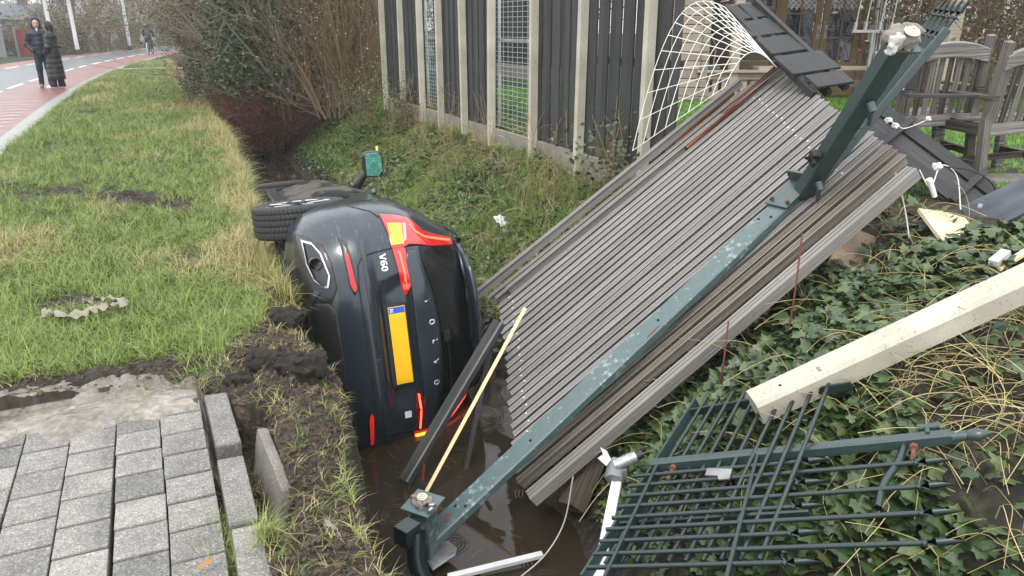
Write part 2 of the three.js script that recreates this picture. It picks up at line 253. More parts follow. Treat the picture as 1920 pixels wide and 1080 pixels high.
// ---------- the car, on its right side in the ditch ----------
const font = await new FontLoader().loadAsync('fonts/droid/droid_sans_bold.typeface.json');
const text = (s, size, depth) => new TextGeometry(s, { font, size, depth, curveSegments: 4, bevelEnabled: false });
{
  const car = thing('car', 'dark blue estate car lying on its side in the ditch, tail lights lit', 'car');
  const f = V(.082, -.141, -.987).normalize(), Lw = V(-.027, .989, -.144), U = new THREE.Vector3().crossVectors(f, Lw).normalize(), right = new THREE.Vector3().crossVectors(f, U);
  car.quaternion.setFromRotationMatrix(new THREE.Matrix4().makeBasis(f, U, right)); car.position.set(.423, -.373, -4.29);
  // local axes: x forward from the tail, y up of the car, z to its right
  const ip = (k, h) => { if (h <= k[0][0]) return k[0][1]; for (let i = 1; i < k.length; i++) if (h <= k[i][0]) return mix(k[i - 1][1], k[i][1], (h - k[i - 1][0]) / (k[i][0] - k[i - 1][0])); return k[k.length - 1][1]; };
  const smoothIp = (k, h) => (ip(k, h - .012) + ip(k, h) * 2 + ip(k, h + .012)) / 4;
  const WK = [[.16, .74], [.22, .80], [.32, .87], [.45, .905], [.6, .922], [.75, .92], [.86, .905], [.93, .885], [1.0, .855], [1.06, .82], [1.15, .765], [1.25, .70], [1.33, .64], [1.38, .57], [1.41, .48], [1.43, .34], [1.437, .1]];
  const RK = [[.16, .62], [.2, .4], [.235, .2], [.27, .11], [.35, .06], [.5, .015], [.6, .0], [.64, .01], [.68, .045], [.75, .055], [.9, .055], [.98, .06], [1.04, .09], [1.1, .135], [1.2, .22], [1.3, .31], [1.335, .34], [1.355, .27], [1.39, .27], [1.41, .33], [1.43, .7], [1.437, 1.4]];
  const FK = [[.16, 4.5], [.22, 4.6], [.35, 4.72], [.5, 4.76], [.65, 4.74], [.75, 4.70], [.82, 4.55], [.86, 4.3], [.90, 3.95], [.95, 3.6], [1.0, 3.4], [1.1, 3.2], [1.2, 3.0], [1.3, 2.75], [1.38, 2.45], [1.43, 2.0], [1.437, 1.6]];
  const NR = 3.2, DR = .75;
  const Wd = h => smoothIp(WK, h), Rr = h => smoothIp(RK, h);
  const recess = (w, h) => .03 * smooth(.44, .36, Math.abs(w) - (h - .72) * .35) * smooth(.67, .70, h) * smooth(.885, .86, h);
  const rearL = (w, h) => { const x = Math.min(Math.abs(w) / Wd(h), .9995); return Rr(h) + DR * (1 - (1 - x ** NR) ** (1 / NR)) + recess(w, h); };
  const crease = (l, h) => .012 * smooth(.05, 0, Math.abs(h - .84)) - .018 * smooth(.14, 0, Math.abs(h - .42)) * smooth(1.4, 1.7, l) * smooth(3.7, 3.4, l);
  const sideW = (l, h) => { const t = clamp(1 - (l - Rr(h)) / DR), fr = clamp(1 - (ip(FK, h) - l) / 1.0); return Wd(h) * (1 - t ** NR) ** (1 / NR) * (1 - .999 * fr ** 2.8) ** (1 / 2.8) + crease(l, h) * (t > 0 || fr > 0 ? smooth(1, .0, Math.max(t, fr)) : 1); };
  const hs = []; for (let h = .16; h < 1.437; h += h < 1.3 ? .022 : .009) hs.push(h); hs.push(1.437);
  const ring = h => {
    const W = Wd(h), r0 = Rr(h), F = ip(FK, h), o = [], DF = Math.min(1, (F - r0) * .4), dr = Math.min(DR, (F - r0) * .5);
    for (let i = 0; i <= 30; i++) { const w = W * (i < 22 ? i / 22 * .9 : .9 + .1 * Math.sin((i - 21) / 9 * PI / 2)); o.push([dr === DR ? (w >= W * .9995 ? r0 + DR : rearL(w, h)) : r0 + dr * (1 - (1 - Math.min(w / W, 1) ** NR) ** (1 / NR)), Math.min(w, W)]); }
    for (let i = 1; i < 26; i++) { const l = mix(r0 + dr, F - DF, i / 26); o.push([l, W + crease(l, h) * smooth(0, 3, i) * smooth(26, 23, i)]); }
    for (let i = 0; i < 14; i++) { const a = i / 14 * PI / 2; o.push([F - DF + DF * Math.sin(a) ** (2 / 2.8), W * Math.cos(a) ** (2 / 2.8)]); }
    o.push([F, 0]); return o;
  };
  const P = [], I = [], UVs = [], rings = hs.map(ring), m = rings[0].length, N = 2 * m - 2;
  rings.forEach((r, j) => { for (let i = 0; i < N; i++) { const s = i < m, q = s ? r[i] : r[N - i]; P.push(q[0], hs[j], s ? -q[1] : q[1]); UVs.push(q[0] / 4.8, hs[j] / 1.45); } });
  for (let j = 1; j < rings.length; j++) for (let i = 0; i < N; i++) { const a = (j - 1) * N + i, b = (j - 1) * N + (i + 1) % N, c = j * N + (i + 1) % N, d = j * N + i; I.push(a, c, b, a, d, c); }
  for (const [j, fl] of [[0, 0], [rings.length - 1, 1]]) { const c = P.length / 3, r = rings[j]; P.push((r[0][0] + r[m - 1][0]) / 2, hs[j] + (fl ? .001 : 0), 0); UVs.push(.5, hs[j] / 1.45); for (let i = 0; i < N; i++) { const a = j * N + i, b = j * N + (i + 1) % N; fl ? I.push(a, c, b) : I.push(a, b, c); } }
  const hull = new THREE.BufferGeometry(); hull.setAttribute('position', new THREE.Float32BufferAttribute(P, 3)); hull.setAttribute('uv', new THREE.Float32BufferAttribute(UVs, 2)); hull.setIndex(I); hull.computeVertexNormals();
  if (new THREE.Box3().setFromBufferAttribute(hull.attributes.position).isEmpty()) throw 0;
  { // outward winding
    let vol = 0; const a = V(), b = V(), c = V(), pp = hull.attributes.position; for (let i = 0; i < I.length; i += 3) { a.fromBufferAttribute(pp, I[i]); b.fromBufferAttribute(pp, I[i + 1]); c.fromBufferAttribute(pp, I[i + 2]); vol += a.dot(b.cross(c)); }
    if (vol < 0) { for (let i = 0; i < I.length; i += 3) [I[i], I[i + 1]] = [I[i + 1], I[i]]; hull.setIndex(I); hull.computeVertexNormals(); }
  }
  const mud = (u, v) => { const l = u * 4.8, h = v * 1.45; const k = smooth(.44, .6, fbm(l * 1.4 + 3, h * 7, 4) * .75 + .3 * smooth(.9, 1.7, l) + .12 * smooth(.9, 1.1, h) - .1) * smooth(.75, 1.35, l + (h - .9) * .6); return clamp(k * .8 + (hash2(l * 160, h * 160, 2) > .955 ? .5 : 0) * smooth(.4, 1, l) + (fbm(l * 18, h * 40, 2, 0, 9) > .74 ? .35 : 0)); };
  const paintMap = tex(1024, 512, (u, v) => { const k = mud(u, v), n = (hash2(u * 1024, v * 512, 4) - .5) * .05; return [mix(.175, .44, k) + n, mix(.205, .40, k) + n, mix(.235, .35, k) + n]; });
  const paintRough = tex(512, 256, (u, v) => gray(mix(.28, .8, mud(u, v))), 1, 1, false);
  const M = {
    paint: phys({ map: paintMap, roughnessMap: paintRough, roughness: 1, metalness: .35, clearcoat: .55, clearcoatRoughness: .12 }),
    plainPaint: phys({ color: lin(.025, .035, .046), roughness: .3, metalness: .35, clearcoat: .6, clearcoatRoughness: .1 }),
    black: phys({ color: lin(.012, .012, .013), roughness: .4, clearcoat: .3 }), matt: mat({ color: lin(.018, .018, .018), roughness: .8 }),
    glass: phys({ color: lin(.005, .006, .007), roughness: .16 }), sideGlass: phys({ map: tex(512, 256, (u, v) => { const n = fbm(u * 14, v * 60, 4, 14, 3), s = hash2(u * 512, v * 256, 6) > .9 ? .1 : 0; const k = smooth(.4, .62, n); return [mix(.1, .36, k) + s, mix(.1, .335, k) + s, mix(.1, .3, k) + s]; }), roughness: .5 }),
    chrome: mat({ color: lin(.55, .55, .56), roughness: .22, metalness: 1 }), gap: mat({ color: lin(.004, .004, .004), roughness: .7 }),
    redGlass: phys({ color: lin(.36, .012, .012), roughness: .12, clearcoat: 1, emissive: lin(.35, .008, .006), emissiveIntensity: .55 }), redDark: phys({ color: lin(.1, .004, .006), roughness: .15, clearcoat: 1 }),
    led: mat({ color: lin(.8, .1, .06), roughness: .4, emissive: lin(1, .1, .045), emissiveIntensity: 1.6 }), amber: mat({ color: lin(.9, .5, .05), roughness: .4, emissive: lin(1, .6, .04), emissiveIntensity: 1.15 }), amberRim: mat({ color: lin(.8, .25, .03), roughness: .3, emissive: lin(1, .25, .02), emissiveIntensity: .8 }),
    clear: phys({ color: lin(.55, .3, .3), roughness: .15, clearcoat: 1 }), rubber: mat({ color: lin(.022, .022, .023), roughness: .75 }), rim: mat({ color: lin(.06, .062, .066), roughness: .35, metalness: .7 }), alloy: mat({ color: lin(.55, .55, .56), roughness: .3, metalness: 1 }),
    under: mat({ color: lin(.03, .027, .024), map: soilTex, roughness: .85 }), yellow: mat({ map: tex(256, 64, (u, v) => { const n = (fbm(u * 12, v * 3, 3, 12, 5) - .5) * .06; return [.97 + n, .75 + n, .11 + n]; }), roughness: .4 }), blue: mat({ color: lin(.02, .1, .55), roughness: .4 }), white: mat({ color: lin(.8, .8, .8), roughness: .5 }),
  };
  // wheel wells cut out of the hull
  const WX = [1.02, 3.89], ev = new Evaluator(); ev.attributes = ['position', 'normal', 'uv'];
  let b = new Brush(hull, M.paint); b.updateMatrixWorld();
  ev.useGroups = true;
  const well = new THREE.CylinderGeometry(.372, .372, .5, 40); well.rotateX(PI / 2);
  for (const x of WX) for (const s of [-1, 1]) { const c = new Brush(well, M.matt); c.position.set(x, .335, s * .87); c.updateMatrixWorld(); b = ev.evaluate(b, c, SUBTRACTION); b.updateMatrixWorld(); }
  { // split the result by material
    const g = b.geometry, mats = Array.isArray(b.material) ? b.material : [b.material], ni = g.toNonIndexed(), A = { p: [], n: [], u: [] }, B = { p: [], n: [], u: [] };
    const grs = g.groups.length ? g.groups : [{ start: 0, count: Infinity, materialIndex: 0 }];
    for (const gr of grs) { const T = mats[gr.materialIndex] === M.matt ? B : A, e = Math.min(gr.start + gr.count, ni.attributes.position.count); for (let i = gr.start; i < e; i++) { for (const [k, a, s] of [['p', 'position', 3], ['n', 'normal', 3], ['u', 'uv', 2]]) for (let q = 0; q < s; q++) T[k].push(ni.attributes[a].array[i * s + q]); } }
    for (const [n, T, mm] of [['body', A, M.paint], ['wheel_well', B, M.matt]]) if (T.p.length) { const gg = new THREE.BufferGeometry(); gg.setAttribute('position', new THREE.Float32BufferAttribute(T.p, 3)); gg.setAttribute('normal', new THREE.Float32BufferAttribute(T.n, 3)); gg.setAttribute('uv', new THREE.Float32BufferAttribute(T.u, 2)); obj(n, gg, mm, car); }
  }
  const tess = new TessellateModifier(.05, 7);
  function wrap(g, fn) { g = tess.modify(g.index ? g.toNonIndexed() : g); const p = g.attributes.position; for (let i = 0; i < p.count; i++) { const q = fn(p.getX(i), p.getY(i), p.getZ(i)); p.setXYZ(i, ...q); } g.deleteAttribute('normal'); return toCreasedNormals(g, .7); }
  // solid pieces that follow the tail (points: w to the left, h up) or the left side (points: l, h)
  const onTail = (x, y, d, off) => [rearL(-x, y) - off - d, y, x];
  const tail = (name, pts, m, d = .006, off = .001, parent = car, bev = 0) => obj(name, wrap(extr(pts.map(([w, h]) => [-w, h]), d, bev), (x, y, z) => onTail(x, y, z, off)), m, parent);
  const both = (name, pts, m, d, off, bev) => { const a = tail(name, pts, m, d, off, car, bev); const c = tail(name, pts.map(([w, h]) => [-w, h]), m, d, off, car, bev); return [a, c]; };
  const side = (name, pts, m, d = .004, off = .001, parent = car) => obj(name, wrap(extr(pts, d), (l, h, z) => [l, h, -sideW(l, h) - off - z]), m, parent);
  const line = (pts, w) => { const a = [], c = []; for (let i = 0; i < pts.length; i++) { const p = pts[Math.max(0, i - 1)], n = pts[Math.min(pts.length - 1, i + 1)], dx = n[0] - p[0], dy = n[1] - p[1], L = Math.hypot(dx, dy) || 1; a.push([pts[i][0] - dy / L * w, pts[i][1] + dx / L * w]); c.unshift([pts[i][0] + dy / L * w, pts[i][1] - dx / L * w]); } return a.concat(c); };
  const mirr = pts => pts.concat(pts.slice().reverse().map(([w, h]) => [-w, h]));
  // rear window, spoiler, tailgate joint
  tail('rear_window', mirr([[0, 1.075], [.26, 1.05], [.52, .995], [.612, .99], [.60, 1.08], [.545, 1.27], [.50, 1.315], [.3, 1.33], [0, 1.335]].slice(0)), M.glass, .006, .002);
  const wiper = tail('rear_wiper', line([[.02, 1.1], [-.1, 1.115], [-.42, 1.1]], .008), M.black, .012, .006); tail('wiper_hub', [[.03, 1.08], [-.03, 1.08], [-.035, 1.125], [.025, 1.125]], M.black, .03, .004, car, .004);
  tail('spoiler_edge', mirr([[0, 1.352], [.45, 1.345], [.56, 1.335], [.55, 1.372], [.4, 1.392], [0, 1.397]]), M.plainPaint, .02, 0, car, .006);
  tail('tailgate_joint', line([[.627, .985], [.63, .81], [.617, .66], [.60, .60], [.56, .573], [.45, .56], [0, .555], [-.45, .56], [-.56, .573], [-.60, .60], [-.617, .66], [-.63, .81]], .0045), M.gap, .002, .0008);
  tail('tailgate_ridge', mirr([[0, .895], [.34, .9], [.55, .895], [.6, .91], [.595, .955], [.45, .975], [.26, 1.015], [0, 1.04]]), M.plainPaint, .022, -.004, car, .01);
  tail('bumper_joint', line([[.905, .60], [.86, .735], [.82, .78]], .003), M.gap, .002, .0008);
  both('bumper_crease', line([[.7, .625], [.4, .62], [.05, .62]], .012), M.plainPaint, .006, -.003, .003);
  // tail lights: housing, led line, amber indicator
  const H1 = [[.835, .79], [.82, .87], [.8, .945], [.775, .99], [.697, 1.05], [.64, 1.17], [.585, 1.31], [.553, 1.30], [.598, 1.1], [.633, .995], [.645, .925], [.632, .885], [.629, .815], [.73, .808]];
  for (const s of [1, -1]) {
    const fl = p => p.map(([w, h]) => [s * w, h]);
    const t = tail('tail_light', fl(H1), M.redGlass, .014, .002, car, .004);
    const t2 = tail('tail_light_wing', fl([[.622, .815], [.625, .885], [.60, .893], [.40, .897], [.325, .855], [.36, .84]]), s > 0 ? M.redGlass : M.redDark, .012, .004, t, .003);
    tail('led_line', fl(line([[.755, .965], [.715, .985], [.665, 1.05], [.625, 1.16], [.582, 1.285]], .006)), M.led, .004, .021, t);
    tail('led_line', fl(line([[.61, .85], [.45, .865], [.352, .862]], .006)), M.led, .004, .019, t);
    tail('indicator_rim', fl([[.785, .815], [.772, .912], [.655, .885], [.65, .812]]), M.amberRim, .003, .019, t);
    for (let i = 0; i < 3; i++) for (let j = 0; j < 4; j++) { const w = .765 - j * .029, h = .824 + i * .024; tail('indicator_lamp', fl([[w, h], [w - .003, h + .021], [w - .026, h + .02], [w - .024, h]]), M.amber, .004, .022, t); }
    tail('reverse_lamp', fl([[.772, .918], [.766, .94], [.672, .915], [.662, .893]]), M.clear, .003, .019, t);
    // bumper reflectors, exhaust trims
    tail('reflector_base', fl([[.74, .49], [.70, .53], [.41, .552], [.385, .525], [.44, .505]]), M.black, .006, .001, car, .002); tail('reflector', fl([[.645, .507], [.64, .528], [.425, .544], [.405, .53], [.45, .513]]), mat({ color: lin(.6, .02, .025), roughness: .25, emissive: lin(.5, .01, .01), emissiveIntensity: .35 }), .004, .008, car);
    tail('bumper_insert', fl([[.76, .255], [.75, .3], [.70, .385], [.6, .415], [.44, .42], [.36, .38], [.36, .23], [.6, .22]]), M.black, .012, .002, car, .004);
    const ep = [[.735, .27], [.72, .325], [.66, .365], [.52, .395], [.452, .375], [.452, .345], [.5, .3], [.6, .272]], inn = ep.map(([w, h]) => [mix(w, .595, .085), mix(h, .33, .11)]);
    obj('exhaust_trim', wrap(extr(fl(ep).map(([w, h]) => [-w, h]), .02, .004, [fl(inn).map(([w, h]) => [-w, h])]), (x, y, z) => onTail(x, y, z, .012)), M.chrome, car);
    const pipe = new THREE.CylinderGeometry(.038, .038, .12, 20, 1, true); pipe.rotateZ(PI / 2); obj('exhaust_pipe', pipe.translate(rearL(.6, .32) - .0, .325, -s * .6), M.alloy, car);
  }
  tail('diffuser', mirr([[0, .20], [.35, .20], [.35, .36], [.3, .40], [0, .405]]), M.black, .01, .002, car, .004);
  tail('diffuser_trim', line([[.43, .31], [.36, .255], [.2, .235], [-.2, .235], [-.36, .255], [-.43, .31]], .013), M.plainPaint, .012, .014, car, .003);
  // plate and lettering
  tail('plate_frame', [[.275, .70], [.275, .842], [-.275, .842], [-.275, .70]], M.matt, .012, .001, car, .003);
  const plate = tail('number_plate', [[.26, .727], [.26, .835], [-.26, .835], [-.26, .727]], M.yellow, .003, .016, car, .001); plate.geometry.setAttribute('uv', new THREE.Float32BufferAttribute(Array.from({ length: plate.geometry.attributes.position.count * 2 }, (_, i) => i % 2 ? (plate.geometry.attributes.position.getY(i >> 1) - .727) / .11 : plate.geometry.attributes.position.getZ(i >> 1) / .5), 2));
  tail('country_band', [[.258, .729], [.258, .833], [.218, .833], [.218, .729]], M.blue, .002, .019, plate);
  const write = (s, size, w0, h0, m, d, off, parent, k = 1) => { const g = text(s, size, d); g.scale(k, 1, 1); return obj('lettering', wrap(g, (x, y, z) => onTail(x - w0, y + h0, z, off)), m, parent || car); };
  write('NL', .022, .253, .737, M.white, .001, .0215, plate, .8);
  write('GEN BROEKHUIS AUTO', .0135, .105, .7055, M.white, .001, .014, car, .95);
  const badge = mat({ color: lin(.8, .8, .78), roughness: .4, metalness: .3 }); [...'VOLVO'].forEach((c, i) => write(c, .04, .287 - i * .138, [.965, .978, .985, .978, .965][i], badge, .004, .024));
  write('V60', .042, .605, .722, badge, .004, .002, car, 1.1);
  tail('sticker', [[-.46, .755], [-.46, .80], [-.51, .80], [-.51, .755]], M.white, .001, .003);
  // left side: glass, joints, handles, mirror, sill
  side('side_window', [[.86, 1.15], [1.1, 1.06], [2.0, 1.03], [3.25, .995], [3.05, 1.1], [2.65, 1.28], [2.2, 1.335], [1.45, 1.335], [1.0, 1.26]], M.sideGlass, .004, .001);
  side('window_trim', line([[.84, 1.145], [1.1, 1.048], [2.0, 1.018], [3.3, .983]], .009), M.black, .006, .001);
  for (const pts of [[[1.62, .33], [1.46, .5], [1.38, .72], [1.33, .9], [1.3, 1.05], [1.35, 1.33]], [[2.42, .28], [2.42, .6], [2.43, 1.0], [2.4, 1.33]], [[3.42, .3], [3.42, .6], [3.4, .96]], [[1.62, .3], [2.4, .27], [3.42, .29]]]) side('door_joint', line(pts, .004), M.gap, .002, .0006);
  side('fuel_flap_joint', line([[.58, .72], [.62, .86], [.8, .88], [.98, .86]], .0025), M.gap, .002, .0006);
  for (const [l, h] of [[1.5, .955], [2.55, .935]]) { const g = new THREE.SphereGeometry(1, 16, 10); g.scale(.11, .02, .03); g.translate(l, h, -sideW(l, h) - .022); obj('door_handle', g, M.plainPaint, car); obj('handle_cup', box(.1, .03, .02, l, h, -sideW(l, h) - .002, .008), M.gap, car); }
  obj('sill', [box(2.1, .1, .05, 2.45, .235, -.87, .015)], M.black, car);
  { // mirror on its stalk
    const mi = new THREE.Group(); mi.name = 'wing_mirror'; car.add(mi); mi.position.set(2.62, 1.17, -1.07); mi.rotation.y = R(8); mi.scale.setScalar(1.22);
    const sh = new RoundedBoxGeometry(.1, .165, .21, 4, .05); obj('mirror_housing', sh.translate(.035, 0, 0), M.black, mi);
    const sp = [[-.085, -.055], [-.09, .03], [-.06, .062], [.05, .066], [.088, .03], [.08, -.06]]; const gl = extr(sp, .004, .002); gl.rotateY(-PI / 2); obj('mirror_glass', gl.translate(-.016, 0, 0), mat({ map: tex(128, 128, (u, v) => { const s = hash2(u * 128, v * 128, 3) > .9 ? .2 : 0, n = fbm(u * 20, v * 20, 2, 20) * .15; return [.33 + s + n, .62 + s + n, .55 + s + n]; }), roughness: .15, metalness: .6 }), mi);
    obj('mirror_stalk', rod(V(.02, -.06, .06), V(.05, -.17, .2), .03, .045, 10), M.black, mi); obj('mirror_lamp', box(.02, .012, .06, .05, .05, -.1, .004), M.amber, mi);
  }
  obj('roof_rail', [tube([V(.55, 1.375, -.56), V(.8, 1.425, -.57), V(1.8, 1.445, -.575), V(2.6, 1.405, -.57), V(2.75, 1.36, -.57)], .014, 20, 8)], M.black, car);
  // wheels
  const tyrePts = []; const tw = .1175; for (const [r, y] of [[.225, -.095], [.24, -.112], [.29, -.1185], [.318, -.112], [.329, -.098]]) tyrePts.push(new THREE.Vector2(r, y));
  for (const g of [-.066, -.025, .018, .06]) { tyrePts.push(new THREE.Vector2(.334, g - .008), new THREE.Vector2(.327, g - .006), new THREE.Vector2(.327, g + .006), new THREE.Vector2(.334, g + .008)); }
  for (const [r, y] of [[.329, .098], [.318, .112], [.29, .1185], [.24, .112], [.225, .095]]) tyrePts.push(new THREE.Vector2(r, y));
  const tyreBump = tex(1024, 128, (u, v) => { const s = (u * 68 + Math.sin(v * 22) * .25) % 1, tr = v > .16 && v < .84; return gray(tr && s < .14 ? 0 : 1); }, 1, 1, false);
  const tyreMat = mat({ color: lin(.026, .026, .027), roughness: .7, bumpMap: tyreBump, bumpScale: .006 });
  for (const x of WX) for (const s of [-1, 1]) {
    const wh = new THREE.Group(); wh.name = 'wheel'; car.add(wh); wh.position.set(x, .335, s * .803); if (x > 3) wh.rotation.y = R(-6); wh.scale.z = s < 0 ? 1 : -1; wh.scale.z = 1; if (s > 0) wh.rotation.y += PI;
    const ty = new THREE.LatheGeometry(tyrePts, 72); ty.rotateX(PI / 2); obj('tyre', ty, tyreMat, wh);
    const bar_ = new THREE.LatheGeometry([new THREE.Vector2(.226, -.105), new THREE.Vector2(.232, -.09), new THREE.Vector2(.21, -.07), new THREE.Vector2(.2, .09), new THREE.Vector2(.225, .1)], 48); bar_.rotateX(PI / 2); obj('rim', bar_, M.rim, wh);
    const lip = new THREE.TorusGeometry(.224, .006, 8, 56); obj('rim_lip', lip.translate(0, 0, -.105), M.alloy, wh);
    const hub = new THREE.CylinderGeometry(.05, .06, .05, 24); hub.rotateX(PI / 2); obj('hub', hub.translate(0, 0, -.085), M.rim, wh);
    for (let k = 0; k < 5; k++) for (const o of [-1, 1]) { const a = k * PI * .4 + o * .17, c = V(Math.cos(a) * .05, Math.sin(a) * .05, -.092), e = V(Math.cos(a + o * .08) * .222, Math.sin(a + o * .08) * .222, -.1); obj('spoke', bar(c, e, .026, .03, V(0, 0, 1), .005), o > 0 ? M.alloy : M.rim, wh); }
    const disc = new THREE.CylinderGeometry(.15, .15, .02, 32); disc.rotateX(PI / 2); obj('brake_disc', disc.translate(0, 0, -.03), M.alloy, wh);
  }
  // underside
  obj('floor_pan', [box(2.2, .03, 1.3, 2.45, .155, 0, .01), box(.75, .12, 1.1, .72, .2, 0, .04)], M.under, car);
  obj('exhaust_system', [tube([V(3.4, .16, .1), V(2, .12, .12), V(1.2, .12, .2), V(.75, .15, .35)], .035, 24, 8), rod(V(.35, .17, -.35), V(.35, .17, .45), .1, .1, 14), tube([V(.35, .16, .3), V(.6, .2, .5), V(.85, .2, .55)], .03, 10, 8)], M.under, car);
  obj('rear_axle', [rod(V(1.02, .3, -.7), V(1.02, .3, .7), .035), bar(V(.75, .24, -.6), V(1.2, .2, -.35), .06, .05), bar(V(.75, .24, .6), V(1.2, .2, .35), .06, .05), rod(V(.8, .3, -.5), V(.8, .3, .5), .03), bar(V(1.25, .22, -.62), V(1.8, .2, -.55), .07, .05)], M.under, car);
  obj('tow_eye', [new THREE.TorusGeometry(.03, .006, 8, 20).rotateY(PI / 2).translate(.06, .26, .62)], M.alloy, car);
}
// ---------- wood, steel and concrete ----------
const woodTex = (s, base, k = .5, warm = .02) => tex(512, 128, (u, v) => { const g = fbm(u * 3, v * 24, 4, 3, s), f = fbm(u * 6, v * 70, 3, 6, s + 20), d = fbm(u * 2 + 5, v * 3, 3, 2, s + 40); const t = base + (g - .5) * k * .5 + (f - .5) * k * .45 + (d - .5) * k * .3; return [t + warm, t, t - warm * 1.2]; }, 1, 3);
const woodBump = tex(512, 128, (u, v) => gray(fbm(u * 4, v * 60, 4, 4, 77)), 1, 3, false);
const wood = (s, base, k, warm, o = {}) => mat({ map: woodTex(s, base, k, warm), roughness: .75, bumpMap: woodBump, bumpScale: .003, ...o });
const greyWood = [wood(1, .51, .18, .012), wood(2, .49, .18, .016), wood(3, .53, .17, .009), wood(4, .5, .19, .016)];
const mossWood = [wood(5, .43, .3, .03), wood(6, .4, .3, .03)], joistWood = wood(5, .3, .3, .03);
const redWood = mat({ map: tex(512, 128, (u, v) => { const g = fbm(u * 3, v * 24, 4, 3, 7), f = fbm(u * 6, v * 60, 3, 6, 27), t = (g - .5) * .35 + (f - .5) * .3; return [.38 + t, .22 + t * .8, .17 + t * .7]; }, 1, 3), roughness: .85 }), freshWood = wood(8, .86, .2, .16), teak = [wood(9, .35, .6, .02), wood(10, .48, .55, .015), wood(11, .28, .5, .025)];
const blackWood = [wood(12, .20, .16, .0), wood(13, .235, .16, .0), wood(14, .175, .14, .0)], blackTop = wood(15, .38, .3, 0);
const cabinWood = [wood(16, .34, .22, .06), wood(17, .3, .22, .055), wood(18, .38, .22, .065)], paleWood = [wood(19, .6, .25, .05), wood(20, .55, .25, .045)];
const steelTex = (s, wear) => tex(512, 512, (u, v) => { const n = fbm(u * 3, v * 3, 4, 3, s), m = fbm(u * 40, v * 40, 2, 40, s + 3), sp = fbm(u * 44, v * 44, 3, 44, s + 8), k = .7 * Math.max(smooth(.62, .70, n * .72 + sp * .34 + wear), smooth(.79, .84, sp + wear * .6)), t = (m - .5) * .04; return [mix(.28, .58, k) + t, mix(.355, .62, k) + t, mix(.355, .62, k) + t]; });
const wornSteel = phys({ map: steelTex(2, .085), roughness: .42, clearcoat: .25, clearcoatRoughness: .3 }), greenSteel = phys({ map: steelTex(5, -.12), color: lin(.42, .48, .46), roughness: .35, clearcoat: .4, clearcoatRoughness: .25 });
const darkGreen = phys({ color: lin(.01, .021, .02), roughness: .4, clearcoat: .3, clearcoatRoughness: .3 });
const galv = mat({ map: tex(256, 256, (u, v) => { const n = fbm(u * 12, v * 12, 4, 12, 3); return gray(.62 + (n - .5) * .3); }), roughness: .4, metalness: .7 }), rust = mat({ map: tex(128, 128, (u, v) => { const n = fbm(u * 10, v * 10, 4, 10, 6); return [.3 + n * .2, .18 + n * .12, .13 + n * .08]; }), roughness: .8 });
const concrete = (s, a, b, c) => mat({ map: tex(512, 512, (u, v) => { const n = (fbm(u * 5, v * 5, 5, 5, s) - .5) * .22 + (hash2(u * 512, v * 512, s) - .5) * .07, h = fbm(u * 90, v * 90, 2, 90, s) > .8 ? -.1 : 0; return [a + n + h, b + n + h, c + n + h]; }), roughness: .8, bumpMap: gritBump, bumpScale: .002 });
const creamConcrete = concrete(3, .70, .68, .615), greyConcrete = concrete(4, .55, .53, .5), whiteAlu = mat({ map: tex(128, 128, (u, v) => gray(.8 + (fbm(u * 8, v * 8, 4, 8) - .5) * .16)), roughness: .45 });
const blackPlastic = mat({ color: lin(.012, .012, .013), roughness: .5 }), hole = mat({ color: lin(.003, .003, .003), roughness: 1 });
const v3 = a => V(...a);
function framed(name, label, cat, o, x, z, group) { // group with local x along x, local z across
  const g = thing(name, label, cat, o, 0, group), ex = v3(x).normalize(), y = new THREE.Vector3().crossVectors(v3(z), ex).normalize(), ez = new THREE.Vector3().crossVectors(ex, y); g.quaternion.setFromRotationMatrix(new THREE.Matrix4().makeBasis(ex, y, ez)); return g;
}
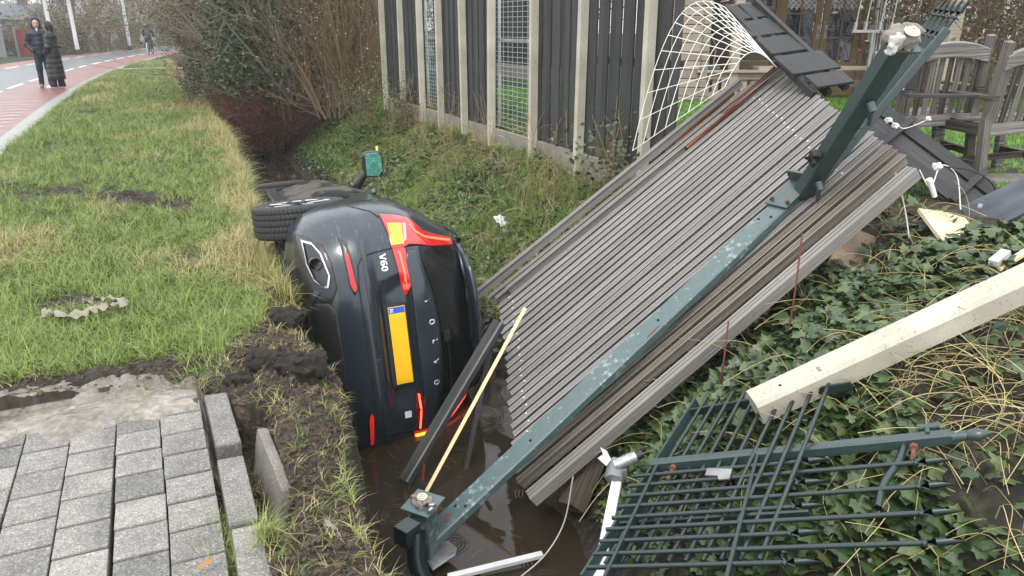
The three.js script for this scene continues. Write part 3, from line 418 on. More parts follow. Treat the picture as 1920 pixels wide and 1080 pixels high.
// ---------- the fallen footbridge deck ----------
function plankGeo(L, w = .047, t = .07, du = 0, solid = false) { const hw = w / 2, d = .008, cw = hw - .016, lip = .006, s = solid ? [[-hw, -t], [hw, -t], [hw, -.004], [hw - .004, 0]] : [[-cw, -t], [cw, -t], [cw, -lip - .004], [hw, -lip], [hw, -.002], [hw - .002, 0]]; for (const c of [w / 6, -w / 6]) s.push([c + .0042, 0], [c + .003, -d], [c - .003, -d], [c - .0042, 0]); s.push(...(solid ? [[-hw + .004, 0], [-hw, -.004]] : [[-hw + .002, 0], [-hw, -.002], [-hw, -lip], [-cw, -lip - .004]])); const g = extr(s, L); g.rotateY(PI / 2); return shiftUV(metres(toCreasedNormals(g, .3)), du, du * .7); }
{
  const dk = framed('footbridge_deck', 'fallen footbridge deck of grooved grey planks, tilted down into the ditch', 'bridge deck', [1.88, -.56, -4.12], [.784, .609, .125], [-.362, -.197, .911]);
  const r = rng(21), skew = -.31, len = 2.8, geos = [plankGeo(len), plankGeo(len, .047, .07, .4), plankGeo(len, .047, .07, .83)];
  const screw = new THREE.CylinderGeometry(.006, .006, .003, 8), steelDot = mat({ color: lin(.75, .74, .7), roughness: .4 });
  for (let k = -14; k <= 14; k++) {
    if (k === -10) continue;
    const z = k * .0722, left = k < -10, raise = left ? [.105, .03, .02, .06][k + 14] : (k <= -1 ? .0 + (-k) * .006 : 0) + (r() - .5) * .006, back = left ? [-.36, -.27, -.2, -.06][k + 14] : 0;
    const g = left ? plankGeo(len - .12) : geos[(k + 30) % 3], dry = r(), m = k > 11 ? mossWood[k % 2] : greyWood[Math.floor(dry * 4)];
    const p = obj('plank', g, m, dk); p.position.set(z * skew + (r() - .5) * .03 + back + (left ? .16 : 0), raise, z); p.rotation.y = (r() - .5) * .004 + (left ? -.03 : 0); p.rotation.z = left ? -.012 : k < 0 ? -.004 * -k * .6 : 0;
    for (const x of [.12, len - .3]) if (!left && k < 12) { const s = obj('screw', screw, steelDot, dk); s.position.set(p.position.x + x, raise + (k < 0 ? -.004 * -k * .6 * x : 0) + .002, z); }
  }
  const sp = obj('split_plank', plankGeo(.95, .055, .035, 0, true), redWood, dk); sp.position.set(2.07, .03, -.72); sp.rotation.z = .012; sp.rotation.y = .02; sp.label = ''; sp.userData.label = 'split plank showing fresh red wood'; const sp2 = obj('split_plank', plankGeo(.6, .03, .03, 0, true), redWood, dk); sp2.position.set(2.1, .02, -.955); sp2.rotation.y = -.03;
  for (const [x, z0, z1] of [[.25, -.9, 1.0], [1.35, -.95, 1.05], [2.45, -1.0, 1.0]]) { const j = obj('joist', bar(V(x + z0 * skew, -.15, z0), V(x + z1 * skew, -.15, z1), .08, .12), joistWood, dk); }
}
{ // loose edge plank, gap between it and the deck
  const p = framed('loose_plank', 'loose thick grooved plank beside the fallen deck, free edge toward the ivy', 'plank', [1.5, -.77, -3.02], [2.15, 1.67, .33], [-.362, -.197, .911]); obj('board', plankGeo(2.72, .075, .07, 0, true), greyWood[1], p); 
  obj('bracket', [box(.05, .02, .16, 1.2, -.08, -.07), box(.05, .02, .16, 2.4, -.08, -.07)], galv, p);
}
{ // steel hollow section sticking out below the deck
  const p = framed('hollow_section', 'short hollow steel box section under the low end of the deck', 'steel section', [1.72, -.86, -2.93], [.55, .5, -.35], [-.362, -.197, .911]);
  const o = .055, i = .046, g = extr([[-o, -o], [o, -o], [o, o], [-o, o]], .45, 0, [[[-i, -i], [-i, i], [i, i], [i, -i]]]); g.rotateY(PI / 2); obj('section_wall', metres(g), joistWood, p);
}
// ---------- green steel frame ----------
function tubeSection(L, a, b, t = .005) { const g = extr([[-a / 2, -b / 2 + .008], [-a / 2 + .008, -b / 2], [a / 2 - .008, -b / 2], [a / 2, -b / 2 + .008], [a / 2, b / 2 - .008], [a / 2 - .008, b / 2], [-a / 2 + .008, b / 2], [-a / 2, b / 2 - .008]], L, 0, [[[-a / 2 + t, -b / 2 + t], [-a / 2 + t, b / 2 - t], [a / 2 - t, b / 2 - t], [a / 2 - t, -b / 2 + t]]]); g.rotateY(PI / 2); return metres(toCreasedNormals(g, .5)); }
{
  const bm = framed('steel_beam', 'long green steel beam with flaking paint lying along the fallen deck', 'steel beam', [.98, -.93, -3.08], [2.5, 1.66, -.13], [-.362, -.25, .89]);
  obj('beam_tube', tubeSection(3.0, .135, .05), wornSteel, bm).position.y = .02;
  const cap = extr([[0, -.0625], [-.1, -.0625], [-.035, .0625], [0, .0625]], .05); cap.rotateX(PI / 2); obj('mitred_end', metres(cap).translate(0, .045, 0), wornSteel, bm);
  for (const [x, z] of [[.2, -.02], [.24, .035], [.72, .01], [1.7, .01], [2.58, -.03], [2.62, .03]]) { const h = new THREE.CylinderGeometry(.008, .008, .003, 12); obj('bolt_hole', h.translate(x, .047, z), hole, bm); }
  for (const [x, z, w, h] of [[.13, 0, .05, .04], [1.62, .05, .11, .012]]) obj('rust_patch', extr([[-w / 2, -h / 2], [w * .1, -h * .6], [w / 2, -h * .2], [w * .4, h / 2], [-w * .2, h * .45]], .0015).rotateX(-PI / 2).translate(x, .0455, z), rust, bm);
  // flange where the post is bolted on
  obj('flange', box(.02, .2, .17, 2.93, .03, 0, .004), greenSteel, bm); obj('clamp_plate', box(.26, .012, .165, 2.83, .056, 0, .003), greenSteel, bm);
  for (const [x, z] of [[2.74, -.06], [2.74, .06], [2.92, .06]]) { const b = new THREE.CylinderGeometry(.012, .012, .016, 6); obj('bolt', b.translate(x, .07, z), rust, bm); }
}
function rosette(parent, x, y, z, s, m) { for (let i = 0; i < 3; i++) { const t = new THREE.TorusGeometry(s * (1 - i * .3), s * .2, 6, 18); t.rotateX(PI / 2); obj('conduit_end', t.translate(x, y + i * .006, z), m, parent); } }
function lump(seed, rx, ry, rz, c = .01) { return nets((x, y, z) => (Math.hypot(x / rx, y / ry, z / rz) - 1) * Math.min(rx, ry, rz) + (noise3(x * 24 + seed, y * 24, z * 24, seed) - .5) * .05 * Math.min(1, Math.min(rx, ry, rz) * 12) + (noise3(x * 60, y * 60 + seed, z * 60, seed) - .5) * .022 + (Math.abs(noise3(x * 110, y * 110 + seed, z * 110, seed) - .5)) * .012, [-rx * 1.4, -ry * 1.4, -rz * 1.4], [rx * 1.4, ry * 1.4, rz * 1.4], c); }
const creamPlastic = mat({ color: lin(.68, .62, .48), roughness: .5 });
{
  const a = V(3.36, .67, -3.16), b = V(3.14, 1.53, -2.5), d = b.clone().sub(a);
  const p = framed('gate_post', 'dark green steel gate post rising from the beam flange, concrete on its foot plate', 'gate post', a.toArray(), d.toArray(), [.9, .1, .42]);
  const L = d.length(); obj('post_tube', tubeSection(L, .095, .095), greenSteel, p);
  obj('foot_plate', box(.012, .15, .15, L + .006, 0, 0, .003), greenSteel, p);
  const l = lump(4, .055, .07, .085, .008); obj('concrete_lump', l.translate(L + .04, 0, 0), greyConcrete, p);
  const l2 = lump(9, .05, .04, .03, .007); obj('concrete_lump', l2.translate(L + .03, .05, -.06), concrete(6, .7, .69, .66), p);
  const g = new THREE.Group(); g.name = 'conduit'; p.add(g); g.position.set(L + .09, .03, .0); g.rotation.z = -PI / 2; rosette(g, 0, 0, 0, .03, creamPlastic);
  for (const x of [.18, L - .32]) obj('hinge_bolt', [rod(V(x, .055, .0), V(x - .02, .1, .01), .02, .02, 10), rod(V(x - .02, .1, .0), V(x - .09, .115, .02), .012, .012, 8)], greenSteel, p);
  for (let i = 0; i < 3; i++) obj('scratch', bar(V(.42 + i * .07, .0565, -.05), V(.46 + i * .075, .0565, .045), .004, .002), darkGreen, p);
  obj('catch', [box(.07, .05, .05, .35, .02, -.085, .006), box(.04, .07, .02, .34, .04, -.1, .004), rod(V(.33, .03, -.1), V(.36, .03, -.15), .008, .008, 8)], blackPlastic, p);
}
function spear(s = 1) { return [new THREE.ConeGeometry(.017 * s, .085 * s, 4).scale(1, 1, .45).translate(0, .075 * s, 0), new THREE.ConeGeometry(.017 * s, .03 * s, 4).scale(1, -1, .45).translate(0, .018 * s, 0), new THREE.ConeGeometry(.006 * s, .03 * s, 4).rotateZ(-1.9).translate(.018 * s, .0, 0), new THREE.ConeGeometry(.006 * s, .03 * s, 4).rotateZ(1.9).translate(-.018 * s, .0, 0), new THREE.SphereGeometry(.011 * s, 8, 6)]; }
const spearGeo = mergeGeometries(spear(1).map(norm)).rotateZ(-PI / 2);
{ // spiked panel seen from its end behind the post
  const p = framed('spiked_fence_panel', 'spiked green railing seen end-on behind the gate post', 'railing', [3.5, .74, -3.2], [.42, 1.02, .45], [.55, -.1, -.7]);
  for (let i = 0; i < 9; i++) { const z = -.1 + i * .075; obj('railing_bar', rod(V(.02, 0, z), V(1.05 - (i % 2) * .12, 0, z), .008, .008, 8), darkGreen, p); const s = obj('spear_tip', spearGeo, darkGreen, p); s.position.set(1.06 - (i % 2) * .12, 0, z); }
  for (const x of [.25, .85]) obj('cross_rail', box(.04, .014, .7, x, 0, .2, .003), greenSteel, p);
  obj('end_stile', box(1.0, .04, .04, .5, 0, -.14, .004), greenSteel, p);
}
// ---------- post foot standing in the water ----------
{
  const a = V(.95, -1.12, -3.06), b = V(.92, -.66, -3.03), d = b.clone().sub(a), L = d.length();
  const p = framed('gate_post', 'steel post foot standing in the ditch water, square plate with mortar on top', 'gate post', a.toArray(), d.toArray(), [.75, 0, -.6]);
  obj('post_tube', tubeSection(L, .1, .1), wornSteel, p); obj('foot_plate', box(.012, .165, .165, L + .006, 0, 0, .004), wornSteel, p);
  obj('concrete_lump', lump(14, .028, .06, .05, .006).translate(L + .02, 0, 0), greyConcrete, p); const g = new THREE.Group(); g.name = 'conduit'; p.add(g); g.position.set(L + .048, 0, 0); g.rotation.z = -PI / 2; rosette(g, 0, 0, 0, .023, creamPlastic);
  obj('concrete_lump', lump(17, .025, .03, .03, .006).translate(L + .02, .07, -.03), galv, p);
  const q = thing('steel_bracket', 'bent dark green steel bracket beside the post foot in the water', 'bracket', [.84, -1.05, -2.9]);
  obj('bracket_arm', [tube([V(.0, .34, .0), V(-.02, .2, .06), V(.03, .05, .14), V(.1, -.1, .2)], .045, 12, 4)], darkGreen, q); obj('bracket_box', box(.1, .1, .09, -.04, .35, -.02, .006).rotateY(.5), darkGreen, q);
}
{ // things in the water
  const p = thing('aluminium_plate', 'bright rounded metal plate lying at the water surface', 'metal plate', [.99, -.975, -3.0], R(20)); const g = extr([[-.09, -.05], [.05, -.06], [.085, -.03], [.09, .045], [.06, .06], [-.06, .05]], .006, .003); g.rotateX(-PI / 2); obj('plate', g, galv, p); p.rotation.z = .12;
  const w = thing('white_strip', 'thin white strip half sunk in the ditch water', 'strip', [.98, -1.0, -2.86]); obj('strip', bar(V(0, 0, 0), V(.5, .012, .06), .035, .02), whiteAlu, w);
}
// ---------- broken fence laths by the car ----------
{
  const A = (n, l, a, b, w, t, m, up) => { const p = thing(n, l, 'plank', a); obj('board', bar(V(0, 0, 0), v3(b).sub(v3(a)), w, t, up), m, p); return p; };
  const p = A('black_board', 'broken black board leaning from the water onto the deck beside the car roof', [1.04, -1.02, -3.78], [1.8, -.2, -4.05], .085, .022, blackWood[0], V(-.4, .5, .75));
  const d = V(.76, .82, -.27); obj('raised_edge', bar(V(.0, .03, .05), d.clone().add(V(.0, .03, .05)), .012, .035, V(-.4, .5, .75)), blackTop, p);
  A('split_lath', 'pale yellow freshly split lath in front of the broken black board', [1.1, -1.03, -3.6], [1.9, -.06, -3.88], .02, .012, freshWood, V(0, .6, .8));
  A('black_lath', 'thin black lath standing in the water next to the fallen deck', [1.42, -1.05, -3.75], [1.74, -.42, -4.08], .03, .015, blackWood[2], V(0, .5, .8));
}
// ---------- cream concrete post and the torn gate leaves ----------
{
  const a = V(2.12, .07, -2.1), d = V(1.22, .64, .46), p = framed('concrete_post', 'cream concrete fence post lying across the ivy and the gate bars', 'concrete post', a.toArray(), d.toArray(), [-.3, -.12, .9]);
  const s = .062, c = .016, g = extr([[-s + c, -s], [s - c, -s], [s, -s + c], [s, s - c], [s - c, s], [-s + c, s], [-s, s - c], [-s, -s + c]], 1.9); g.rotateY(PI / 2); obj('post_shaft', metres(toCreasedNormals(g, .2)), creamConcrete, p);
  obj('chip', box(.012, .004, .03, .3, .0625, .02), greyConcrete, p); const h = new THREE.CylinderGeometry(.006, .006, .003, 10); obj('bolt_hole', h.translate(.13, .0625, .01), hole, p); obj('bolt_hole', box(.04, .03, .004, 1.35, -.02, .0625), hole, p);
}
{
  const X = V(.63, .37, .74), Zd = V(-.52, -.005, .46);
  const p = framed('gate_leaf', 'green barred gate leaf with spear tips lying on the ivy, upper of the two', 'gate', [1.66, -.13, -2.17], X.toArray(), Zd.toArray());
  obj('top_rail', tubeSection(1.1, .045, .045), greenSteel, p); 
  obj('finial', [new THREE.CylinderGeometry(.018, .022, .05, 10).rotateZ(-PI / 2).translate(1.12, 0, 0), new THREE.SphereGeometry(.022, 12, 8).scale(1.8, 1, 1).translate(1.17, 0, 0), new THREE.ConeGeometry(.012, .03, 8).rotateZ(-PI / 2).translate(1.21, 0, 0)], greenSteel, p);
  obj('hinge', [rod(V(1.0, .02, -.05), V(1.07, .02, -.05), .014, .014, 10), rod(V(1.03, .02, -.05), V(1.03, .02, 0), .01, .01, 8)], greenSteel, p);
  for (const [x, sh, l] of [[.03, 0, 1.0], [.44, 0, 1.0]]) obj('flat_bar', bar(V(x, -.005, .02), V(x + sh, -.005, l), .012, .04), darkGreen, p);
  obj('flat_bar', tube([V(.95, -.005, .02), V(.93, -.005, .12), V(.88, -.005, .26), V(.86, -.005, .4)], .014, 12, 5), darkGreen, p);
  for (let i = 0; i < 9; i++) { const z = .085 + i * .0735, L = i % 2 ? .98 : .6; obj('gate_bar', rod(V(-.06, .004, z), V(L, .004, z), .0085, .0085, 8), darkGreen, p); const s = obj('spear_tip', spearGeo, darkGreen, p); s.position.set(L, .004, z); }
  for (const [x, z] of [[.1, .04], [.98, .05]]) obj('rusty_bolt', [rod(V(x, 0, z), V(x - .01, -.01, z + .07), .008, .008, 8), rod(V(x, 0, z - .01), V(x, 0, z + .01), .015, .015, 6)], rust, p);
  obj('latch_plate', extr([[0, 0], [.1, .02], [.1, .09], [.06, .09], [.05, .06], [.0, .05]], .005).rotateX(PI / 2).translate(.26, .02, .1), galv, p);
}
{
  const p = framed('gate_leaf', 'green barred gate leaf under the other one, bars running down the bank', 'gate', [2.11, -.1, -2.47], [.27, .28, .48], [-.96, -.17, .67]);
  obj('stile', bar(V(0, 0, -.03), V(-.03, 0, 1.15), .012, .045), greenSteel, p); obj('cross_rail', box(.75, .035, .012, .37, 0, .06), darkGreen, p); obj('cross_rail', box(.75, .035, .012, .37, 0, .86), darkGreen, p);
  for (let i = 0; i < 10; i++) { const x = .06 + i * .066; obj('gate_bar', rod(V(x, .012, -.04 - (i % 2) * .06), V(x - .02, .012, 1.08), .0085, .0085, 8), darkGreen, p); }
  const q = framed('gate_stile', 'loose green round-edged steel stile propped under the cream concrete post', 'steel stile', [2.27, .0, -1.78], [.5, .21, -.2], [.3, 0, .9]); obj('stile_tube', rod(V(0, 0, 0), V(.58, 0, 0), .03, .03, 10), darkGreen, q); obj('end_cap', rod(V(.58, 0, 0), V(.587, 0, 0), .03, .027, 10), greenSteel, q);
}
{ // white operator arm with its joint
  const a = V(1.53, -.17, -2.23), p = thing('gate_operator_arm', 'white square gate operator arm with a silver joint beside the gate leaf', 'gate arm', a.toArray());
  obj('arm_tube', bar(V(0, -.03, 0), V(-.36, -.17, .42), .042, .042, V(0, 1, 0), .004), whiteAlu, p);
  obj('joint_body', [rod(V(-.03, -.01, .02), V(.02, .03, -.04), .042, .036, 6), box(.07, .06, .05, .0, .0, .0, .01)], mat({ color: lin(.16, .165, .17), roughness: .45 }), p);
  obj('joint_pin', rod(V(-.01, .035, -.01), V(.075, .075, .02), .025, .025, 16), galv, p); obj('pin_cap', rod(V(.075, .075, .02), V(.1, .087, .029), .021, .017, 12), blackPlastic, p);
  obj('torn_tag', extr([[0, 0], [.03, .02], [.02, .06], [-.005, .08], [.0, .05], [-.03, .04]], .003).rotateX(-.6).translate(-.04, .03, -.03), whiteAlu, p); obj('clamp_ring', new THREE.TorusGeometry(.03, .006, 6, 16).rotateX(.8).translate(-.31, -.15, .36), galv, p);
}
// ---------- loose boards, slabs and stones on the bank ----------
{
  const p = thing('fibre_board', 'pale square board lying on the soil under the chairs, ivy leaf on its corner', 'board', [3.94, groundY(3.94, -2.6) + .05, -2.6], R(-28)); const g = extr([[-.15, -.2], [.15, -.21], [.16, .2], [.02, .21], [-.14, .17]], .018, .002); g.rotateX(-PI / 2); obj('panel', metres(g), concrete(9, .84, .79, .66), p); p.rotation.x = .3; p.rotation.z = -.1;
  const b = thing('concrete_slab', 'broken grey-brown slab half buried under the raised end of the loose plank', 'slab', [3.62, groundY(3.62, -2.95) + .03, -2.95], R(30)); obj('slab', box(.36, .06, .2, 0, 0, 0, .01), concrete(11, .58, .5, .42), b); b.rotation.z = .22; b.rotation.x = .3;
  const k = thing('brick', 'pale brick lying in the ivy below the loose plank', 'brick', [2.62, groundY(2.62, -2.83) + .05, -2.83], R(35)); obj('brick_block', box(.19, .07, .1, 0, 0, 0, .006), concrete(12, .62, .56, .5), k); k.rotation.z = .25;
  const t = thing('black_tube', 'dark tube lying behind the cream concrete post', 'tube', [3.05, .3, -2.06]); obj('pipe', rod(V(0, 0, 0), V(.52, .19, -.03), .02, .02, 12), mat({ color: lin(.03, .034, .04), roughness: .6 }), t);
  const y = thing('broken_lath', 'yellow broken lath with a white metal cap lying on the soil', 'plank', [3.55, .5, -2.08]); obj('lath', [bar(V(0, 0, 0), V(.3, .12, .02), .03, .018), bar(V(.02, -.02, .04), V(.16, .04, .1), .02, .012)], freshWood, y); obj('cap', bar(V(-.03, .03, -.01), V(.07, .07, -.02), .045, .03), whiteAlu, y);
  const bb = thing('grey_board', 'flat slate-grey board standing on the soil in front of the wooden armchairs', 'board', [4.3, .5, -2.75]); obj('board', bar(V(0, 0, 0), V(.36, .55, .62), .2, .02, V(-.6, .5, .4)), mat({ map: tex(256, 256, (u, v) => { const n = (fbm(u * 5, v * 20, 4, 5, 3) - .5) * .16, w = smooth(.66, .72, fbm(u * 9, v * 9, 4, 9, 8)) * .35; return [.33 + n + w, .35 + n + w, .38 + n + w]; }), roughness: .6 }), bb);
  obj('edge_strip', bar(V(.02, -.01, .05), V(.38, .54, .67), .012, .03, V(-.6, .5, .4)), blackWood[1], bb);
  const rb = thing('black_batten', 'short black batten lying on the soil behind the grey board', 'plank', [4.75, .56, -2.65]); obj('batten', bar(V(0, 0, 0), V(.5, .01, .25), .05, .03), blackWood[2], rb);
}
{ // black slatted panel standing behind the top of the deck, and another sloping down to the soil
  const p = framed('slatted_panel', 'broken black slatted fence panel standing behind the top of the deck', 'fence panel', [4.14, 1.71, -4.92], [-.07, -.54, .99], [.33, -.07, .24]);
  for (const [x, z, l, w] of [[.04, .13, .3, .23], [.31, .14, .3, .23], [.58, .15, .31, .23], [.86, .18, .4, .25], [1.1, .2, .3, .16]]) { const s = obj('slat', box(w, .02, l, x, .0, z, .002), blackWood[Math.abs(Math.round(x * 10)) % 3], p); s.rotation.z = -.05; obj('worn_edge', box(.012, .024, l - .02, x - w / 2, .004, z), blackTop, p); }
  for (const [z, y] of [[.04, .02], [.17, .03], [.3, .0]]) obj('rail', box(1.24, .05, .04, .56, y - .025, z, .002), blackWood[2], p);
  const q = framed('slatted_panel', 'black slatted panel sloping from the deck top down to the soil by the chairs', 'fence panel', [4.2, 1.06, -3.62], [.36, -.56, .82], [.4, .25, -.1]);
  for (let i = 0; i < 3; i++) { const s = obj('slat', box(1.05, .02, .1, .52, i % 2 * .015, -.05 + i * .11, .002), blackWood[i], q); obj('worn_edge', box(.9, .006, .012, .5, i % 2 * .015 + .013, -.095 + i * .11), blackTop, q); }
  obj('rail', box(.04, .04, .36, .3, -.03, .06), blackWood[2], q); obj('rail', box(.04, .04, .36, .85, -.03, .06), blackWood[2], q);
}
{ // bent white wire mesh
  const p = thing('wire_mesh', 'bent white wire mesh panel curling over between the fence end and the deck', 'wire mesh', [3.42, .6, -5.0]), o = V(3.42, .6, -5.0), n = 8, whiteWire = mat({ color: lin(.72, .72, .66), roughness: .4 });
  const B = [V(3.4, .66, -5.0), V(3.8, 1.18, -4.44)], T = [V(3.78, 1.96, -5.14), V(3.97, 1.55, -4.44)], E = [V(4.06, 1.74, -4.82), V(4.1, 1.32, -4.25)];
  const pt = (a, b) => { const p0 = B[0].clone().lerp(B[1], a), p1 = T[0].clone().lerp(T[1], a), p2 = E[0].clone().lerp(E[1], a); const c1 = p0.clone().lerp(p1, .85), c2 = p1.clone(); return new THREE.CubicBezierCurve3(p0, c1, c2.lerp(p2, .35), p2).getPoint(b).sub(o); };
  for (let i = 0; i <= n; i++) obj('wire', tube(Array.from({ length: 14 }, (_, k) => pt(i / n, k / 13)), .0032, 26, 5), whiteWire, p);
  for (let k = 0; k <= 13; k++) obj('wire', tube(Array.from({ length: 6 }, (_, i) => pt(i / 5, k / 13)), .0032, 10, 5), whiteWire, p);
}
{ // string of white rose lights and cables hanging at the deck end
  const p = thing('rose_light_string', 'white cable with white plastic roses hanging at the raised deck end', 'light string', [3.73, .9, -2.9]), w = mat({ color: lin(.78, .77, .72), roughness: .5 });
  for (const cg of [tube([V(0, .2, -.06), V(.1, .17, -.08), V(.2, .14, -.1), V(.3, .2, -.02)], .0032, 20, 5), tube([V(.05, -.05, .15), V(.12, -.15, .18), V(.3, -.05, .1), V(.45, -.12, .1), V(.4, -.3, .2)], .0035, 24, 5), tube([V(-.1, -.06, .12), V(-.02, -.25, .15), V(0, -.42, .2)], .004, 16, 5)]) obj('cable', cg, w, p);
  for (const [x, y, z, s] of [[0, .2, -.06, .02], [.06, .17, -.06, .017], [.29, .2, -.03, .015], [.18, -.04, .16, .024]]) { const r = obj('rose', [lump(x * 50 + 3, s, s * .8, s, .005), new THREE.TorusGeometry(s * .6, s * .25, 5, 10).rotateX(PI / 2).translate(0, s * .5, 0)], w, p); r.position.set(x, y, z); }
  obj('plug', rod(V(.1, -.1, .18), V(.15, -.2, .2), .018, .014, 10), w, p);
  const c = thing('black_cable', 'thin dark cable looping from the roses to the soil', 'cable', [3.98, .8, -2.8]); obj('cord', tube([V(0, .05, 0), V(.3, .0, .02), V(.5, -.1, .04), V(.56, -.3, .08)], .004, 20, 5), blackPlastic, c);
  const g = thing('thin_cable', 'thin grey cable running from the water up the bank under the ivy', 'cable', [1.35, -1.0, -2.75]); obj('cord', tube([V(-.06, 0, .05), V(.12, .05, .0), V(.25, .16, -.05), V(.33, .4, -.1)], .004, 18, 5), mat({ color: lin(.4, .4, .38), roughness: .5 }), g);
}
{ // litter
  const pw = (n, l, c, x, z, s, m, ry = 0) => { const y = groundY(x, z), p = thing(n, l, c, [x, y + .09, z], ry); const g = new THREE.PlaneGeometry(s, s * .75, 8, 6); const a = g.attributes.position; for (let i = 0; i < a.count; i++) a.setZ(i, (noise(a.getX(i) * 40, a.getY(i) * 40, 0, s * 100) - .5) * s * .35); g.rotateX(-PI / 2 + .75); g.computeVertexNormals(); const o = obj('sheet', g, m, p); m.side = THREE.DoubleSide; return p; };
  pw('paper_scrap', 'crumpled white paper scrap caught on the grassy bank beside the car', 'paper', 3.02, -6.75, .17, mat({ color: lin(.75, .75, .74), roughness: .8, side: THREE.DoubleSide }), .6);
  const rag = thing('plastic_strip', 'dirty torn plastic strip lying in the verge grass', 'plastic', [-.5, .045, -4.56]); const pts = [V(-.26, .02, -.1), V(-.14, .01, .0), V(-.02, .02, .02), V(.08, .03, -.02), V(.16, .03, -.05), V(.06, .04, -.12), V(-.05, .03, -.13)];
  const rc = new THREE.CatmullRomCurve3(pts), rg = new THREE.PlaneGeometry(1, 1, 70, 5); { const a = rg.attributes.position; for (let i = 0; i < a.count; i++) { const t = a.getX(i) + .5, v = a.getY(i), c = rc.getPoint(t), d = rc.getTangent(t), w = .028 + .05 * noise(t * 9, 4); a.setXYZ(i, c.x - d.z * v * w + (noise(t * 40, v * 4, 0, 5) - .5) * .03, c.y + .012 + noise(t * 30, v * 6, 0, 6) * .05 - .02, c.z + d.x * v * w + (noise(t * 40, v * 4, 0, 7) - .5) * .03); } rg.computeVertexNormals(); }
  obj('strip', rg, mat({ color: lin(.26, .245, .18), roughness: .55, side: THREE.DoubleSide }), rag);
  const lf = thing('dead_leaf', 'single orange-brown dead leaf lying on the paving beside the grass tuft', 'leaf', [-.07, .012, -2.12], .5); const ls = new THREE.Shape(); ls.moveTo(-.045, 0); ls.quadraticCurveTo(-.01, .03, .05, .004); ls.quadraticCurveTo(0, -.03, -.045, 0); const lg = new THREE.ShapeGeometry(ls, 8); lg.rotateX(-PI / 2); { const a = lg.attributes.position; for (let i = 0; i < a.count; i++) a.setY(i, Math.abs(a.getZ(i)) * .5 + a.getX(i) ** 2 * 2); lg.computeVertexNormals(); } obj('blade', lg, mat({ color: lin(.3, .15, .06), roughness: .8, side: THREE.DoubleSide }), lf); lf.scale.setScalar(.75);
}
// ---------- black board fence with cream concrete posts ----------
{
  const fx = 3.88, posts = [-5.45, -6.6, -7.64, -8.83, -9.76, -10.72, -11.58, -12.62, -13.72], mesh = new Set([2, 5]);
  const f = thing('board_fence', 'tall fence of black boards between cream concrete posts on the far bank', 'fence', [fx, .2, -5.3]);
  const lo = (x, y, z) => [x - fx, y - .2, z + 5.3], r = rng(3);
  const ps = extr([[-.05, -.03], [.035, -.03], [.045, -.015], [.045, .015], [.035, .03], [-.05, .03]].map(([a, b]) => [a, b * 1.1]), 2.1); ps.rotateX(-PI / 2); const pg = metres(ps);
  posts.forEach((z, i) => { const p = obj('post', pg, creamConcrete, f); p.position.set(...lo(fx - .05, .15, z)); p.rotation.z = (r() - .5) * .02; });
  const wireM = mat({ color: lin(.36, .42, .42), roughness: .4, metalness: .4 });
  const bg = [0, 1, 2].map(i => shiftUV(metres(new THREE.BoxGeometry(1.82, .018, .1)), i * .3, i * .41).rotateZ(PI / 2)), batten = metres(new THREE.BoxGeometry(1.82, .02, .03)).rotateZ(PI / 2);
  const ends = [...posts.map((z, i) => [z, posts[i + 1]])].filter(a => a[1] !== undefined); ends.unshift([-5.12, -5.45]);
  ends.forEach(([a, b], i) => {
    const k = i - 1, n = Math.round((a - b) / .1), w = (a - b) / n;
    if (mesh.has(k)) {
      for (let j = 1; j < 9; j++) obj('mesh_wire', rod(V(...lo(fx, .42, mix(a, b, j / 9))), V(...lo(fx, 2.1, mix(a, b, j / 9))), .003, .003, 5), wireM, f);
      for (let j = 0; j <= 30; j++) obj('mesh_wire', rod(V(...lo(fx, .42 + j * .056, a - .05)), V(...lo(fx, .42 + j * .056, b + .05)), .003, .003, 5), wireM, f);
      for (const z of [a - .1, b + .1]) obj('mesh_frame', box(.03, 1.7, .03, ...lo(fx + .02, 1.27, z)), galv, f); obj('mesh_frame', box(.03, .03, a - b - .2, ...lo(fx + .02, 1.45, (a + b) / 2)), galv, f);
    } else for (let j = 0; j < n; j++) { const m = obj('fence_board', bg[(j + i) % 3], blackWood[Math.floor(r() * 3)], f); m.position.set(...lo(fx + (j % 2 ? .0 : .016), .38 + .91 - .0 + (r() - .5) * .01, a - (j + .5) * w)); m.scale.z = w * (j % 2 ? .82 : .98) / .1; }
    for (const y of [.6, 1.3, 1.95]) if (!mesh.has(k)) obj('back_rail', box(.04, .07, a - b, ...lo(fx + .045, y, (a + b) / 2)), blackWood[2], f);
    obj('base_slab', box(.04, .26, a - b - .07, ...lo(fx - .005, .24, (a + b) / 2)), greyConcrete, f);
  });
  const k = thing('kennel', 'black boarded kennel wall standing behind the wire mesh bays of the fence', 'kennel', [5.9, .55, -13.4]);
  for (let j = 0; j < 56; j++) obj('wall_board', shiftUV(box(.018, 1.7, .115, j % 2 * .01, 1.2, (j - 28) * .122), j * .13, j * .07), blackWood[j % 3], k);
  obj('plinth', box(.1, .22, 6.9, -.05, .3, 0), greyConcrete, k);
}
